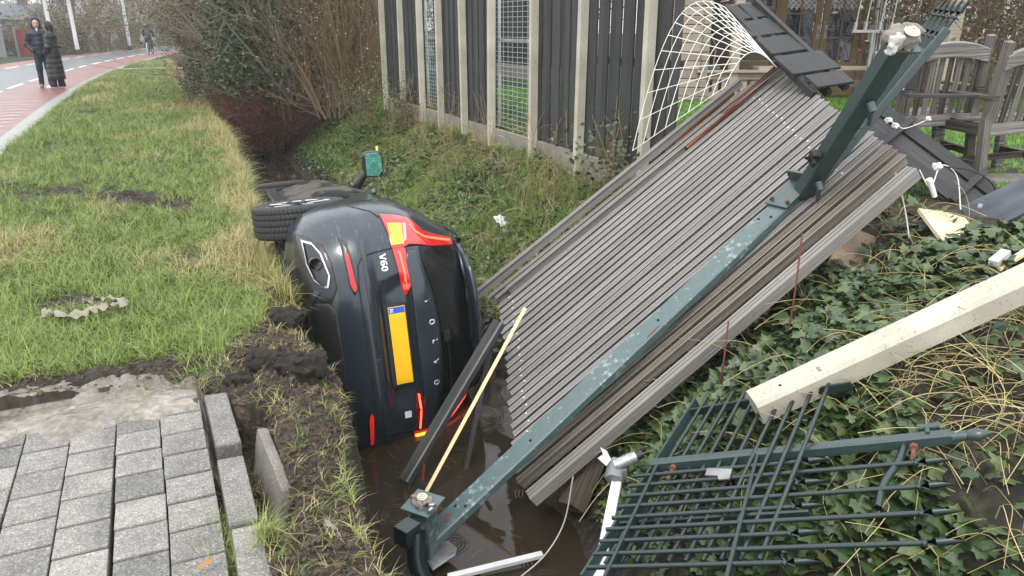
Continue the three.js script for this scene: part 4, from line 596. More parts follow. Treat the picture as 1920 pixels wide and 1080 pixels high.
// ---------- log cabin with porch ----------
{
  const c = thing('log_cabin', 'brown wooden log cabin with glazed double doors and a porch behind the lawn', 'cabin', [5.16, .5, -11.06], R(-25));
  const wall = (x0, x1, z, y0, y1, ms, part = 'log') => { for (let y = y0, i = 0; y < y1; y += .125, i++) obj(part, shiftUV(box(x1 - x0, .118, .05, (x0 + x1) / 2, y + .0625, z, .012), i * .37, i * .23), ms[i % ms.length], c); };
  wall(3.5, 4.1, 0, .1, 2.6, cabinWood); wall(5.46, 5.75, 0, .1, 2.6, cabinWood); wall(4.1, 5.46, 0, 2.1, 2.6, cabinWood);
  wall(2.3, 2.78, .9, 0, 2.4, paleWood); wall(2.35, 3.5, -1.3, .1, 2.6, cabinWood);
  for (let y = 0, i = 0; y < 2.4; y += .125, i++) { obj('log_end', box(.1, .118, .16, 2.8, y + .0625, .92, .012), paleWood[1], c); obj('side_log', box(.05, .118, 1.3, 3.5, y + .0625, -.65, .012), cabinWood[i % 3], c); }
  obj('floor', box(3.6, .1, 2.6, 4.0, .03, -.4), cabinWood[1], c);
  const gl = phys({ color: lin(.012, .016, .022), roughness: .08, clearcoat: 1 }), frameM = wood(31, .40, .2, .085), lace = mat({ map: tex(128, 128, (u, v) => { const k = (Math.sin(u * 75) * Math.sin(v * 75) > .25 ? -.22 : 0) + (fbm(u * 12, v * 12, 3, 12) - .5) * .3; return gray(.66 + k); }), roughness: .9 });
  for (const [x0, x1] of [[4.14, 4.79], [4.81, 5.42]]) {
    const d = new THREE.Group(); d.name = 'door'; c.add(d); d.position.set((x0 + x1) / 2, 0, .02); const w = x1 - x0;
    for (const s of [-1, 1]) obj('door_stile', box(.1, 2.0, .05, s * (w / 2 - .05), 1.08, 0, .004), frameM, d); obj('door_rail', box(w - .2, .1, .046, 0, 2.02, 0), frameM, d); obj('door_panel', box(w - .2, .5, .04, 0, .33, 0), frameM, d);
    for (let i = 0; i < 2; i++) for (let j = 0; j < 4; j++) obj('pane', box((w - .24) / 2, .33, .008, (i - .5) * (w - .2) / 2, .765 + j * .35, -.005), gl, d);
    obj('glazing_bar', box(.022, 1.4, .03, 0, 1.28, .004), frameM, d); for (let j = 0; j < 3; j++) obj('glazing_bar', box(w - .2, .022, .028, 0, .94 + j * .35, .005), frameM, d);
    const cs = [[-w / 2 + .1, 1.95]]; for (let k = 0; k <= 12; k++) cs.push([-w / 2 + .1 + (w - .2) * k / 12, 1.34 + (k % 2 ? .05 : 0)]); cs.push([w / 2 - .1, 1.95]); obj('lace_curtain', extr(cs.reverse(), .003).translate(0, 0, .0), lace, d);
    obj('handle_plate', box(.035, .2, .008, x0 < 4.5 ? w / 2 - .04 : -w / 2 + .06, 1.02, .03, .003), galv, d); obj('door_handle', [rod(V(x0 < 4.5 ? w / 2 - .04 : -w / 2 + .06, 1.06, .03), V(x0 < 4.5 ? w / 2 - .04 : -w / 2 + .06, 1.06, .07), .009, .009, 8), rod(V(x0 < 4.5 ? w / 2 - .04 : -w / 2 + .06, 1.06, .07), V(x0 < 4.5 ? w / 2 - .06 : -w / 2 + .18, 1.065, .07), .009, .009, 8)], galv, d);
  }
  obj('door_frame', [box(.08, 2.2, .1, 4.1, 1.08, .02), box(.08, 2.2, .1, 5.46, 1.08, .02)], cabinWood[2], c); obj('nameplate', box(.08, .25, .012, 5.58, 1.0, .035), paleWood[0], c);
  const wd = new THREE.Group(); wd.name = 'window'; c.add(wd); obj('pane', box(.5, .7, .01, 3.75, 1.75, .03), gl, wd); obj('frame', [box(.06, .82, .03, 3.48, 1.75, .035), box(.06, .82, .03, 4.02, 1.75, .035), box(.6, .06, .03, 3.75, 1.37, .037)], frameM, wd);
  obj('porch_post', box(.13, 2.4, .13, 3.25, 1.2, .9, .008), paleWood[0], c); obj('porch_beam', box(2.2, .14, .12, 3.3, 2.45, .9), paleWood[0], c);
  for (const y of [.42, .14]) obj('porch_rail', box(1.3, .1, .05, 3.35, y, .92), paleWood[1], c); for (let i = 0; i < 8; i++) obj('baluster', box(.09, .3, .03, 2.86 + i * .14, .28, .9), paleWood[i % 2], c); obj('rail_cap', box(1.3, .03, .16, 3.35, .485, .92), paleWood[0], c);
  const rf = obj('roof', box(4.2, .08, 3.2, 4.0, 2.75, -.3), blackWood[0], c); rf.rotation.x = .06; obj('roof_fascia', box(4.2, .16, .04, 4.0, 2.62, 1.25), cabinWood[1], c);
  const b = thing('bench', 'plain pale wooden bench in front of the glazed cabin doors', 'bench', [5.16, .5, -11.06], R(-25)); b.translateX(4.6); b.translateZ(.75); obj('seat', box(1.95, .05, .3, 0, .52, 0, .006), paleWood[0], b); for (const x of [-.8, .85]) obj('leg', box(.12, .5, .2, x, .25, 0, .005), paleWood[1], b); obj('stretcher', box(1.6, .1, .03, 0, .3, -.05), paleWood[1], b);
  const ch = thing('porch_chair', 'bow-backed wooden chair standing on the cabin porch', 'chair', [5.16, .55, -11.06], R(-25)); ch.translateX(2.98); ch.translateZ(.2); obj('seat', box(.42, .04, .4, 0, .45, 0, .01), teak[1], ch); for (const [x, z] of [[-.18, -.17], [.18, -.17], [-.18, .17], [.18, .17]]) obj('leg', rod(V(x * .8, .45, z * .8), V(x, 0, z), .018, .014, 8), teak[1], ch); obj('back_bow', tube([V(-.2, .46, -.17), V(-.2, .8, -.2), V(0, 1.0, -.22), V(.2, .8, -.2), V(.2, .46, -.17)], .014, 24, 6), paleWood[0], ch); for (let i = 0; i < 4; i++) obj('back_spindle', rod(V(-.12 + i * .08, .46, -.17), V(-.12 + i * .08, .93, -.21), .008, .008, 6), paleWood[0], ch);
  const pl = thing('log_stack', 'low stack of split logs against the cabin corner', 'firewood', [5.16, .5, -11.06], R(-25)); pl.translateX(6.1); pl.translateZ(.6); const rr = rng(8); for (let i = 0; i < 16; i++) { const m = obj('log', rod(V(0, 0, -.2), V(0, 0, .2), .055 + rr() * .02, .055, 8), [paleWood[1], teak[2], cabinWood[2]][i % 3], pl); m.position.set(-.5 + (i % 8) * .14 + rr() * .03, .07 + Math.floor(i / 8) * .12, rr() * .05); }
}
// ---------- garden armchairs ----------
{
  const mk = () => {
    const a = new THREE.Group(); const put = (n, g, m) => obj(n, g, m, a), W = .53;
    for (const s of [-1, 1]) { put('back_leg', [bar(V(s * W / 2, 0, .02), V(s * W / 2, .5, 0), .055, .06, V(0, 0, 1), .004), bar(V(s * W / 2, .48, .0), V(s * W / 2, 1.02, .12), .05, .055, V(0, 0, 1), .004)], teak[0]); put('front_leg', box(.05, .62, .05, s * W / 2, .31, -.5, .004), teak[1]); put('armrest', box(.065, .028, .62, s * W / 2, .645, -.24, .006), teak[2]); put('side_stretcher', box(.025, .05, .5, s * W / 2, .16, -.24), teak[2]); put('side_rail', box(.025, .07, .48, s * W / 2, .41, -.24), teak[2]); }
    const top = new THREE.Shape(); top.moveTo(-W / 2, .84); top.quadraticCurveTo(0, .94, W / 2, .84); top.lineTo(W / 2, .93); top.quadraticCurveTo(0, 1.06, -W / 2, .93); const tg = new THREE.ExtrudeGeometry(top, { depth: .03, bevelEnabled: true, bevelSize: .004, bevelThickness: .004, bevelSegments: 1, curveSegments: 12 }); tg.rotateX(.22); put('top_rail', metres(tg.translate(0, .02, -.1)), teak[1]);
    put('seat_rail', box(W - .04, .085, .035, 0, .415, .01, .004), teak[1]);
    for (let i = 0; i < 8; i++) { const x = -.213 + i * .061; put('back_slat', bar(V(x, .45, .0), V(x, .91, .1), .034, .014, V(0, 0, 1)), teak[(i * 5) % 3]); }
    for (let i = 0; i < 7; i++) put('seat_slat', box(W - .03, .016, .055, 0, .45, -.06 - i * .066), teak[i % 3]);
    put('front_rail', box(W - .04, .07, .025, 0, .41, -.5), teak[0]); put('cross_stretcher', box(W - .03, .045, .025, 0, .16, -.24), teak[2]);
    return a;
  };
  const c0 = mk(); c0.name = 'garden_armchair'; scene.add(c0); c0.position.set(5.03, .585, -3.58); c0.rotation.order = 'YXZ'; c0.rotation.set(0, R(-31), R(4)); c0.scale.set(.95, .93, .95); tag(c0, 'weathered grey wooden garden armchair with a black box on its arm', 'chair', 'weathered garden armchairs on the lawn edge');
  const c1 = c0.clone(); c1.name = 'garden_armchair_001'; scene.add(c1); c1.position.set(5.2, .585, -3.09); c1.rotation.set(0, R(-19), R(4)); tag(c1, 'weathered grey wooden garden armchair standing behind the slate-grey board', 'chair', 'weathered garden armchairs on the lawn edge');
  const s = thing('garden_speaker', 'upright black box with a white edge strip standing on the armchair arm', 'box', [4.62, 1.19, -3.55], R(-34)); obj('box_body', box(.075, .19, .05, 0, .1, 0, .006), mat({ color: lin(.012, .012, .014), roughness: .3 }), s); obj('edge_strip', box(.016, .19, .052, -.045, .1, 0, .002), whiteAlu, s); obj('grille_line', box(.045, .004, .003, .005, .165, .026), galv, s); s.rotation.z = -.06;
  const t = thing('black_shelf', 'narrow black board resting across the armchair backs under the upright box', 'board', [4.86, 1.165, -3.4], R(-31)); obj('board', box(.62, .022, .09, .0, 0, .05, .003), blackWood[1], t);
  const pv = thing('stepping_slab', 'row of grey patio slabs under the armchairs', 'paving slab', [5.2, .578, -3.3], R(-25)); for (let i = 0; i < 4; i++) obj('slab', box(.29, .04, .29, -.45 + i * .3, 0, 0, .006), greyConcrete, pv);
  const pp = thing('pergola_post', 'square pale timber post rising behind the armchairs in front of the hedge', 'post', [8.37, .55, -6.0], R(-25)); obj('post_shaft', box(.14, 2.6, .14, 0, 1.3, 0, .008), paleWood[0], pp); obj('post_foot', box(.2, .06, .2, 0, .03, 0, .004), greyConcrete, pp);
  const fl = thing('fairy_light_bundle', 'hanging bundle of white fairy light strings at the cabin corner', 'fairy lights', [9.0, .9, -7.45]); const rr = rng(12); for (let i = 0; i < 12; i++) { const x = (rr() - .5) * .2, z = (rr() - .5) * .2; obj('light_string', tube([V(x * .7, 1.6, z), V(x * 1.2, 1.1, z + (rr() - .5) * .05), V(x * .9, .6, z), V(x * .6 + (rr() - .5) * .1, .05, z)], .007, 14, 4), i % 3 ? galv : whiteAlu, fl); }
  const lf = thing('candle_rack', 'small metal rack with upright rods standing beyond the gate post', 'rack', [7.75, .55, -6.55], R(-25)); obj('rack_leg', rod(V(0, 0, 0), V(0, 1.0, 0), .02, .02, 8), galv, lf); obj('rack_bar', box(.5, .03, .04, 0, 1.0, 0), galv, lf); for (const x of [-.22, -.1, .07, .2]) { obj('rack_rod', rod(V(x, 1.0, 0), V(x + .03, 1.45, 0), .011, .008, 8), galv, lf); obj('rack_cup', rod(V(x, 1.0, 0), V(x, 1.1, 0), .025, .025, 8), galv, lf); }
}
// ---------- grass, ivy, shrubs ----------
function blade(L, w, bend, seg = 3) { const p = [], idx = [], uv = []; for (let i = 0; i <= seg; i++) { const t = i / seg, y = L * t * (1 - .35 * bend * t), z = L * bend * t * t, h = w * (1 - t * .92) / 2; p.push(-h, y, z, h, y, z); uv.push(0, t, 1, t); if (i) { const k = i * 2; idx.push(k - 2, k - 1, k, k - 1, k + 1, k); } } const g = new THREE.BufferGeometry(); g.setAttribute('position', new THREE.Float32BufferAttribute(p, 3)); g.setAttribute('uv', new THREE.Float32BufferAttribute(uv, 2)); g.setIndex(idx); g.computeVertexNormals(); return g; }
function clump(seed, n, L, w, spread, lean) { const r = rng(seed), o = []; for (let i = 0; i < n; i++) { const g = blade(L * (.5 + r() * .7), w * (.7 + r() * .6), .2 + r() * lean); g.rotateX((r() - .3) * .5 * lean); g.rotateY(r() * PI * 2); const a = r() * PI * 2, d = r() * spread; g.translate(Math.cos(a) * d, 0, Math.sin(a) * d); o.push(norm(g)); } return mergeGeometries(o); }
const leafMat = o => phys({ roughness: .6, side: THREE.DoubleSide, transmission: 0, ...o });
const grassMat = leafMat({ color: 0xffffff, roughness: .55 });
const clumps = [clump(1, 9, .085, .0045, .035, 1.1), clump(2, 8, .11, .004, .03, 1.3), clump(3, 10, .065, .005, .04, 1.0), clump(4, 7, .16, .0045, .03, 1.2)];
const tint = (r, a, b, j = .15) => { const t = r(), q = 1 + (r() - .5) * 2 * j; return lin(mix(a[0], b[0], t) * q, mix(a[1], b[1], t) * q, mix(a[2], b[2], t) * q); };
{
  const r = rng(77), M = clumps.map(() => []), C = clumps.map(() => []);
  const put = (x, z, k, s, c) => { const y = groundY(x, z); M[k].push(TRS(V(x, y - .006, z), new THREE.Euler((r() - .5) * .5, r() * 6.3, (r() - .5) * .5), V(s, s * (.7 + r() * .5), s))); C[k].push(c); };
  const G0 = [.085, .15, .022], G1 = [.24, .29, .06], ST = [.42, .36, .16], ST2 = [.3, .26, .1];
  for (let i = 0; i < 46000; i++) {
    const z = -3.3 - Math.pow(r(), 1.9) * 38, e = edgeX(z), x0 = roadX(z) + .2, x = mix(x0, e + .06, r()); if (z > -34.9 - .5 && z < -33.4 && x < 1.1) continue;
    const m = mudAt(x, z), n = fbm(x * .9 + 40, z * .9, 3); if (m > .25 + r() * .5) continue; if (z > -3.8 && x > -2 && r() < .75) continue;
    const dry = clamp((n - .55) * 3 + .85 * smooth(e - .6, e - .05, x) * (z < -4.6 ? 1 : .6)), k = z < -14 ? (r() < .5 ? 0 : 2) : r() < .38 ? 0 : r() < .5 ? 1 : r() < .8 ? 2 : 3;
    put(x, z, dry > .6 && r() < .5 ? 3 : k, (z < -12 ? 1.35 : .8 + r() * .55) * (z < -22 ? 1.3 : 1), r() < dry ? tint(r, ST2, ST) : tint(r, G0, G1));
  }
  for (let i = 0; i < 2600; i++) { const z = -4.5 - Math.pow(r(), 1.3) * 16, x = edgeX(z) - r() * .14 + .07; put(x, z, r() < .6 ? 3 : 1, .9 + r() * .6, r() < .7 ? tint(r, ST2, ST) : tint(r, G0, G1)); }  // rank edge hanging over the ditch
  for (let i = 0; i < 260; i++) { const x = .04 + (r() - .5) * .22, z = -2.28 + (r() - .5) * .28; put(x, z, r() < .5 ? 1 : 3, .6 + r() * .4, tint(r, [.12, .16, .03], [.28, .3, .09])); }      // tuft at the paving edge
  for (let i = 0; i < 420; i++) { const x = r() * .62, z = -1.6 - r() * 3; put(Math.min(x, edgeX(z)), z, r() < .7 ? 0 : 1, .5 + r() * .4, r() < .6 ? tint(r, ST2, ST) : tint(r, G0, G1)); }             // sprigs in the mud
  for (let i = 0; i < 21000; i++) { // far bank between ditch and fence
    const z = -3.9 - Math.pow(r(), 1.2) * 12, s = shoreX(z), x = s + .3 + r() * 1.75, n = fbm(x * 1.1 + 9, z * 1.1 + 3, 3); if (n < .42 - .12 * smooth(.8, 1.5, x - s) && r() < .8) continue;
    put(x, z, r() < .55 ? 0 : r() < .6 ? 1 : 3, .8 + r() * .5, r() < .1 + (n - .5) * 1.3 ? tint(r, ST2, ST) : tint(r, [.07, .14, .02], [.2, .3, .05]));
  }
  clumps.forEach((g, k) => { const o = inst('verge_grass', g, grassMat, M[k], C[k]); o.userData.label = ['short green verge grass growing on both ditch banks', 'longer arching grass scattered through the verge', 'low dense grass covering the verge beside the road', 'long straw-coloured grass hanging over the ditch edge'][k]; o.userData.category = 'grass'; });
  // lawn behind the deck
  const ML = [], CL = []; for (let i = 0; i < 17000; i++) { const d = 4.6 + Math.pow(r(), .8) * 9, a = R(-2 + r() * 40), x = d * Math.sin(a + R(25)), z = -d * Math.cos(a + R(25)); if (x < 4.05 || z > -3.2 + (x - 4) * .3) continue; ML.push(TRS(V(x, groundY(x, z) - .005, z), new THREE.Euler(0, r() * 6.3, 0), V(.9, .6 + r() * .3, .9))); CL.push(tint(r, [.1, .25, .02], [.2, .38, .04])); }
  const lo = inst('lawn_grass', clumps[2], grassMat, ML, CL); lo.userData.label = 'bright green mown lawn behind the fallen deck'; lo.userData.category = 'grass';
}
// ivy leaf: five lobes, folded along the midrib
function ivyLeaf(s) { const o = [[0, .0], [.27, -.2], [.53, .02], [.42, .2], [.52, .46], [.25, .52], [.0, .95], [-.26, .5], [-.5, .48], [-.42, .22], [-.55, .04], [-.26, -.19]], p = [0, .02, .18], idx = []; o.forEach(([x, y]) => p.push(x, -.12 * Math.abs(x) - .1 * y * y, y)); p[1] = .03; for (let i = 0; i < o.length; i++) idx.push(0, 1 + (i + 1) % o.length, 1 + i); const g = new THREE.BufferGeometry(); g.setAttribute('position', new THREE.Float32BufferAttribute(p.map(v => v * s), 3)); g.setAttribute('uv', new THREE.Float32BufferAttribute(p.filter((_, i) => i % 3 !== 1).map(v => v + .5), 2)); g.setIndex(idx); const q = g.toNonIndexed(); q.computeVertexNormals(); return q; }
const ivyMap = tex(128, 128, (u, v) => { const a = Math.atan2(u - .5, v - .5), vein = smooth(.1, .02, Math.abs(Math.sin(a * 2.5))) * .12, n = (fbm(u * 9, v * 9, 3, 9) - .5) * .25; return gray(.82 + n + vein); });
const ivyG = ivyLeaf(1);
{
  const r = rng(404), iv = thing('ivy_cover', 'dense green ivy covering the near bank around the gate leaves', 'ivy', [2.4, .1, -2.2]); const o = V(2.4, .1, -2.2);
  const mats = [[.04, .085, .024], [.052, .1, .028], [.068, .12, .034], [.09, .145, .042], [.125, .175, .055]].map(c => phys({ color: lin(...c), map: ivyMap, roughness: .38, side: THREE.DoubleSide, clearcoat: .12, clearcoatRoughness: .35 }));
  const white = phys({ color: 0xffffff, map: ivyMap, roughness: .4, side: THREE.DoubleSide, clearcoat: .12, clearcoatRoughness: .35 });
  const L = [];
  for (let i = 0; i < 30000; i++) {
    const z = -.55 - Math.pow(r(), .9) * 3.6, s = shoreX(z), x = s + .12 + Math.pow(r(), .85) * 2.3, n = fbm(x * 1.6, z * 1.6 + 20, 3); const t = x - s;
    const bare = (x > 2.42 + (n - .5) * .8 && z > -2.05 && z < -1.1 && x < 3.9 ? 1 : 0) || (t > 1.75 && z < -2.5); if (bare && r() < .93) continue; if (n < .4 && r() < .6) continue; if (z < -3.3 && x > 2.6) continue;
    const h = r() * r(); L.push([x, groundY(x, z) + .015 + h * .15, z, (.034 + r() * .046) * (x < 1.95 ? .8 : 1), h, n]);
  }
  for (let i = 0; i < 9000; i++) { const z = -3.6 - r() * 12, s = shoreX(z), x = s + .1 + r() * 1.5, n = fbm(x * 1.3 + 70, z * 1.3, 3); if (n < .5 - .2 * smooth(-8, -11, z) && r() < .85) continue; L.push([x, groundY(x, z) + .02 + r() * .06, z, .03 + r() * .03, r() * .5, n]); }
  const cam = V(0, 1.6, 0); L.sort((a, b) => (b[3] / Math.hypot(b[0], b[2])) - (a[3] / Math.hypot(a[0], a[2])));
  const M = [], C = [];
  const seen = L.filter(a => { const d = V(a[0], a[1] - 1.6, a[2]); const dir = camera.getWorldDirection(V()); return d.normalize().dot(dir) > .82; });
  const top = new Set(seen.slice(0, 300));
  for (const a of L) {
    const [x, y, z, s, h, n] = a, e = new THREE.Euler(-.25 + (r() - .5) * 1.3, r() * 6.3, (r() - .5) * 1.3, 'YXZ'), pos = V(x, y, z).sub(o), k = Math.min(4, Math.floor(r() * 5));
    if (top.has(a)) { const m = obj('leaf', ivyG, mats[Math.max(0, k)], iv); m.position.copy(pos); m.rotation.copy(e); m.scale.setScalar(s * 1.15); }
    else { M.push(TRS(pos, e, V(s, s, s))); const c = [[.04, .085, .024], [.052, .1, .028], [.068, .12, .034], [.09, .145, .042], [.125, .175, .055]][Math.max(0, k)], q = .8 + r() * .4; C.push(lin(c[0] * q, c[1] * q, c[2] * q)); }
  }
  inst('leaf_cover', ivyG, white, M, C, iv);
  // straw stems and runners among the ivy
  const stem = [], SC = []; const sg = [0, 1, 2].map(i => { const q = rng(i + 60); return norm(tube([V(0, 0, 0), V(.08, .05 + q() * .04, .03 * (q() - .5)), V(.2, .05, .05 * q()), V(.32, -.01, .1 * (q() - .3))], .0016, 9, 3)); });
  const S = [[], [], []], SCs = [[], [], []];
  for (let i = 0; i < 1900; i++) { let z, x; if (r() < .5) { z = -.5 - r() * 3; x = shoreX(z) + .2 + r() * 2.2; if (r() < .35) { x = 2.3 + r() * 1.2; z = -.9 - r() * 1.3; } } else { z = -3.6 - r() * 9; x = shoreX(z) + .2 + r() * 1.7; } const k = Math.floor(r() * 3), s = .5 + r() * .8; S[k].push(TRS(V(x, groundY(x, z) + .01 + r() * .05, z), new THREE.Euler((r() - .5) * 1.2, r() * 6.3, (r() - .5) * .8), V(s, s, s))); SCs[k].push(tint(r, [.34, .27, .11], [.55, .46, .22], .25)); }
  for (let i = 0; i < 60; i++) { const k = i % 3, s = .1 + r() * .22, z = -2.5 - r() * 1.7, x = .85 + r() * .95; S[k].push(TRS(V(x, WATER + .002, z), new THREE.Euler(0, r() * 6.3, 0), V(s, s * .05, s))); SCs[k].push(tint(r, [.3, .24, .1], [.55, .46, .24], .25)); }  // bits afloat on the ditch
  const sm = mat({ color: 0xffffff, roughness: .8 }); S.forEach((m, k) => { const q = inst('dry_stems', sg[k], sm, m, SCs[k]); q.userData.label = ['arching straw stems tangled in the ivy', 'bent straw stems scattered over the bank soil', 'dry yellow runners among the bank plants'][k]; q.userData.category = 'dry stems'; });
  // upright dry weeds in front of the fence, two red shoots
  const W = []; for (let i = 0; i < 95; i++) { const z = -5.2 - r() * 7, x = 3.05 + r() * .75, h = .35 + r() * .6, y = groundY(x, z); W.push(norm(tube([V(x, y, z), V(x + (r() - .5) * .1, y + h * .5, z + (r() - .5) * .15), V(x + (r() - .5) * .3, y + h, z + (r() - .5) * .4)], .003, 7, 3))); for (let q = 0; q < 2; q++) { const yy = y + h * (.4 + r() * .4); W.push(norm(tube([V(x, yy, z), V(x + (r() - .5) * .15, yy + .1, z + (r() - .5) * .2), V(x + (r() - .5) * .3, yy + .16, z + (r() - .5) * .35)], .002, 5, 3))); } }
  const wd = obj('dry_weeds', mergeGeometries(W), mat({ color: lin(.3, .2, .11), roughness: .85 })); wd.userData = { kind: 'stuff', label: 'leafless brown weeds standing in front of the black fence', category: 'weeds' };
  for (const [x, z, h, l] of [[2.62, -2.45, .62, 'tall thin red bramble shoot rising from the ivy in front of the loose plank'], [2.36, -2.6, .42, 'short thin red bramble shoot rising from the ivy below the deck edge']]) { const p = thing('bramble_shoot', l, 'shoot', [x, groundY(x, z), z]); obj('stem', tube([V(0, 0, 0), V(.02, h * .5, 0), V(.07, h, -.05)], .0045, 12, 6), mat({ color: lin(.14, .03, .025), roughness: .6 }), p); }
  // soil clods on the torn bank and beside the concrete post
  const crumb = sd => { const g = new THREE.IcosahedronGeometry(.02, 1), a = g.attributes.position; for (let i = 0; i < a.count; i++) { const x = a.getX(i), y = a.getY(i), z = a.getZ(i), k = .55 + .95 * noise3(x * 70 + sd, y * 70, z * 70, sd); a.setXYZ(i, x * k, y * k * .8, z * k); } g.computeVertexNormals(); return g; }; const cl = [crumb(31), crumb(35)], CM = [[], []], CC = [[], []]; for (let i = 0; i < 15000; i++) { let x, z; const q = r(); if (q < .62) { z = -1.5 - r() * 3.4; x = .12 + r() * (edgeX(z) - .05); } else if (q < .74) { z = -3.4 - r() * .7; x = -.9 + r() * 1.3; } else if (q < .86) { x = -1.7 + r() * 1.85; z = -7.45 - (.15 - x) * 1.02 + (r() - .5) * .4; } else { x = 2.7 + r() * 1.4; z = -1.0 - r() * 1.6; } if (x < .6 && mudAt(x, z) < .35) continue; const k = i % 2, s = .1 + Math.pow(r(), 3) * .55; CM[k].push(TRS(V(x, groundY(x, z) + .002, z), new THREE.Euler(r() * 6, r() * 6, r() * 6), V(s, s * .8, s))); CC[k].push(tint(r, [.04, .03, .02], [.085, .062, .042], .2)); }
  cl.forEach((g, k) => { const q = inst('soil_crumbs', g, mat({ color: 0xffffff, roughness: .95 }), CM[k], CC[k]); q.userData.label = ['crumbs of dark torn soil strewn along the ditch edge', 'small clods of brown soil along the torn bank'][k]; q.userData.category = 'soil'; });
  [[.3, -3.55, .1], [.45, -3.35, .13], [.5, -4.1, .1], [.16, -3.45, .07], [-.28, -3.38, .05], [.2, -3.95, .06], [-.05, -3.42, .045]].forEach(([x, z, s], i) => { const q = obj('soil_clod', lump(40 + i, s, s * .6, s * .9, s * .07), mat({ color: lin(.075, .052, .034), map: soilTex, roughness: .95 })); q.position.set(x, groundY(x, z) + s * .2, z); q.rotation.y = i; tag(q, ['lump of torn brown soil on the ditch edge beside the car bumper', 'largest lump of torn soil overhanging the ditch beside the car', 'rooty clod of soil under the rear tyre', 'clod of soil at the end of the kerb slab', 'dark clod lying on the wet silt above the pavers', 'small clod between the grass and the torn soil', 'smallest clod on the silt by the kerb slab'][i], 'soil clod', 'loose soil clods'); });
}
// ---------- shrubs and trees ----------
function prism(out, a, b, ra, rb) { const d = b.clone().sub(a), u = Math.abs(d.y) > .9 * d.length() ? V(1, 0, 0) : V(0, 1, 0), x = d.clone().cross(u).normalize(), y = d.clone().cross(x).normalize(), q = []; for (let i = 0; i < 3; i++) { const c = Math.cos(i * 2.094), s = Math.sin(i * 2.094); q.push([a.x + (x.x * c + y.x * s) * ra, a.y + (x.y * c + y.y * s) * ra, a.z + (x.z * c + y.z * s) * ra], [b.x + (x.x * c + y.x * s) * rb, b.y + (x.y * c + y.y * s) * rb, b.z + (x.z * c + y.z * s) * rb]); } for (let i = 0; i < 3; i++) { const j = (i + 1) % 3; out.push(...q[i * 2], ...q[j * 2], ...q[i * 2 + 1], ...q[j * 2], ...q[j * 2 + 1], ...q[i * 2 + 1]); } }
function limb(out, tips, r, p, dir, len, rad, depth, o) {
  const n = 3; let a = p.clone(), d = dir.clone();
  for (let i = 0; i < n; i++) { d.add(V((r() - .5) * o.wob, (r() - .5) * o.wob + o.up, (r() - .5) * o.wob)).normalize(); const b = a.clone().addScaledVector(d, len / n), r0 = rad * (1 - i / n * .5), r1 = rad * (1 - (i + 1) / n * .5); prism(out, a, b, r0, r1); if (depth <= o.tipDepth) tips.push([b.clone(), d.clone()]);
    if (depth > 0) { const k = o.kids + (r() < .5 ? 1 : 0); for (let j = 0; j < k; j++) { const e = d.clone().add(V((r() - .5) * o.spread, (r() - .5) * o.spread, (r() - .5) * o.spread)).normalize(); limb(out, tips, r, a.clone().lerp(b, r()), e, len * ((o.cl || .45) + r() * (o.cl ? .25 : .35)), r1 * .55, depth - 1, o); } } a = b; }
}
const leafQ = (() => { const g = new THREE.BufferGeometry(); g.setAttribute('position', new THREE.Float32BufferAttribute([0, 0, 0, .3, .06, .45, 0, 0, 1, -.3, .06, .45], 3)); g.setAttribute('uv', new THREE.Float32BufferAttribute([.5, 0, 1, .5, .5, 1, 0, .5], 2)); g.setIndex([0, 2, 1, 0, 3, 2]); const q = g.toNonIndexed(); q.computeVertexNormals(); return q; })();
const barkMats = { brown: mat({ color: lin(.12, .085, .05), roughness: .9 }), tan: mat({ color: lin(.22, .155, .085), roughness: .9 }), grey: mat({ color: lin(.16, .14, .12), roughness: .9 }), red: mat({ color: lin(.13, .045, .025), roughness: .9 }), dark: mat({ color: lin(.05, .04, .028), roughness: .9 }) };
const leafWhite = leafMat({ color: 0xffffff, roughness: .5 });
function plant(name, label, cat, base, o, group) {
  const r = rng(o.seed), g = thing(name, label, cat, base, 0, group), out = [], tips = [];
  for (let i = 0; i < o.stems; i++) { const a = r() * 6.283, d = Math.sqrt(r()) * o.foot; limb(out, tips, r, V(Math.cos(a) * d * (o.sx || 1), 0, Math.sin(a) * d * (o.sz || 1)), V((r() - .5) * o.open + Math.cos(a) * o.open * .4, 1, (r() - .5) * o.open + Math.sin(a) * o.open * .4).add(V(...(o.lean || [0, 0, 0]))).normalize(), o.h * (.6 + r() * .5), o.rad * (.7 + r() * .6), o.depth, o); }
  const tg = new THREE.BufferGeometry(); tg.setAttribute('position', new THREE.Float32BufferAttribute(out, 3)); tg.computeVertexNormals(); obj('trunk', norm(tg), barkMats[o.bark], g);
  const M = [], C = [];
  for (let i = 0; i < o.leaves; i++) { let p; if (o.blob) { const [cx, cy, cz, rx, ry, rz] = o.blob[Math.floor(r() * o.blob.length)]; const v = V(r() - .5, r() - .5, r() - .5).normalize(), q = Math.pow(r(), .35) * (.75 + .5 * noise3(v.x * 3 + o.seed, v.y * 3, v.z * 3)); p = V(cx + v.x * rx * q, cy + v.y * ry * q, cz + v.z * rz * q); } else { const t = tips[Math.floor(r() * tips.length)]; if (!t) break; p = t[0].clone().add(V((r() - .5), (r() - .5), (r() - .5)).multiplyScalar(o.jit || .08)); }
    const s = o.leaf * (.6 + r() * .8); M.push(TRS(p, new THREE.Euler((r() - .5) * 2.4, r() * 6.3, (r() - .5) * 2.4), V(s * (o.wide || 1), s, s))); C.push(tint(r, ...o.cols[Math.floor(r() * o.cols.length)], .2)); }
  if (M.length) inst('crown', o.shape || leafQ, leafWhite, M, C, g);
  return g;
}
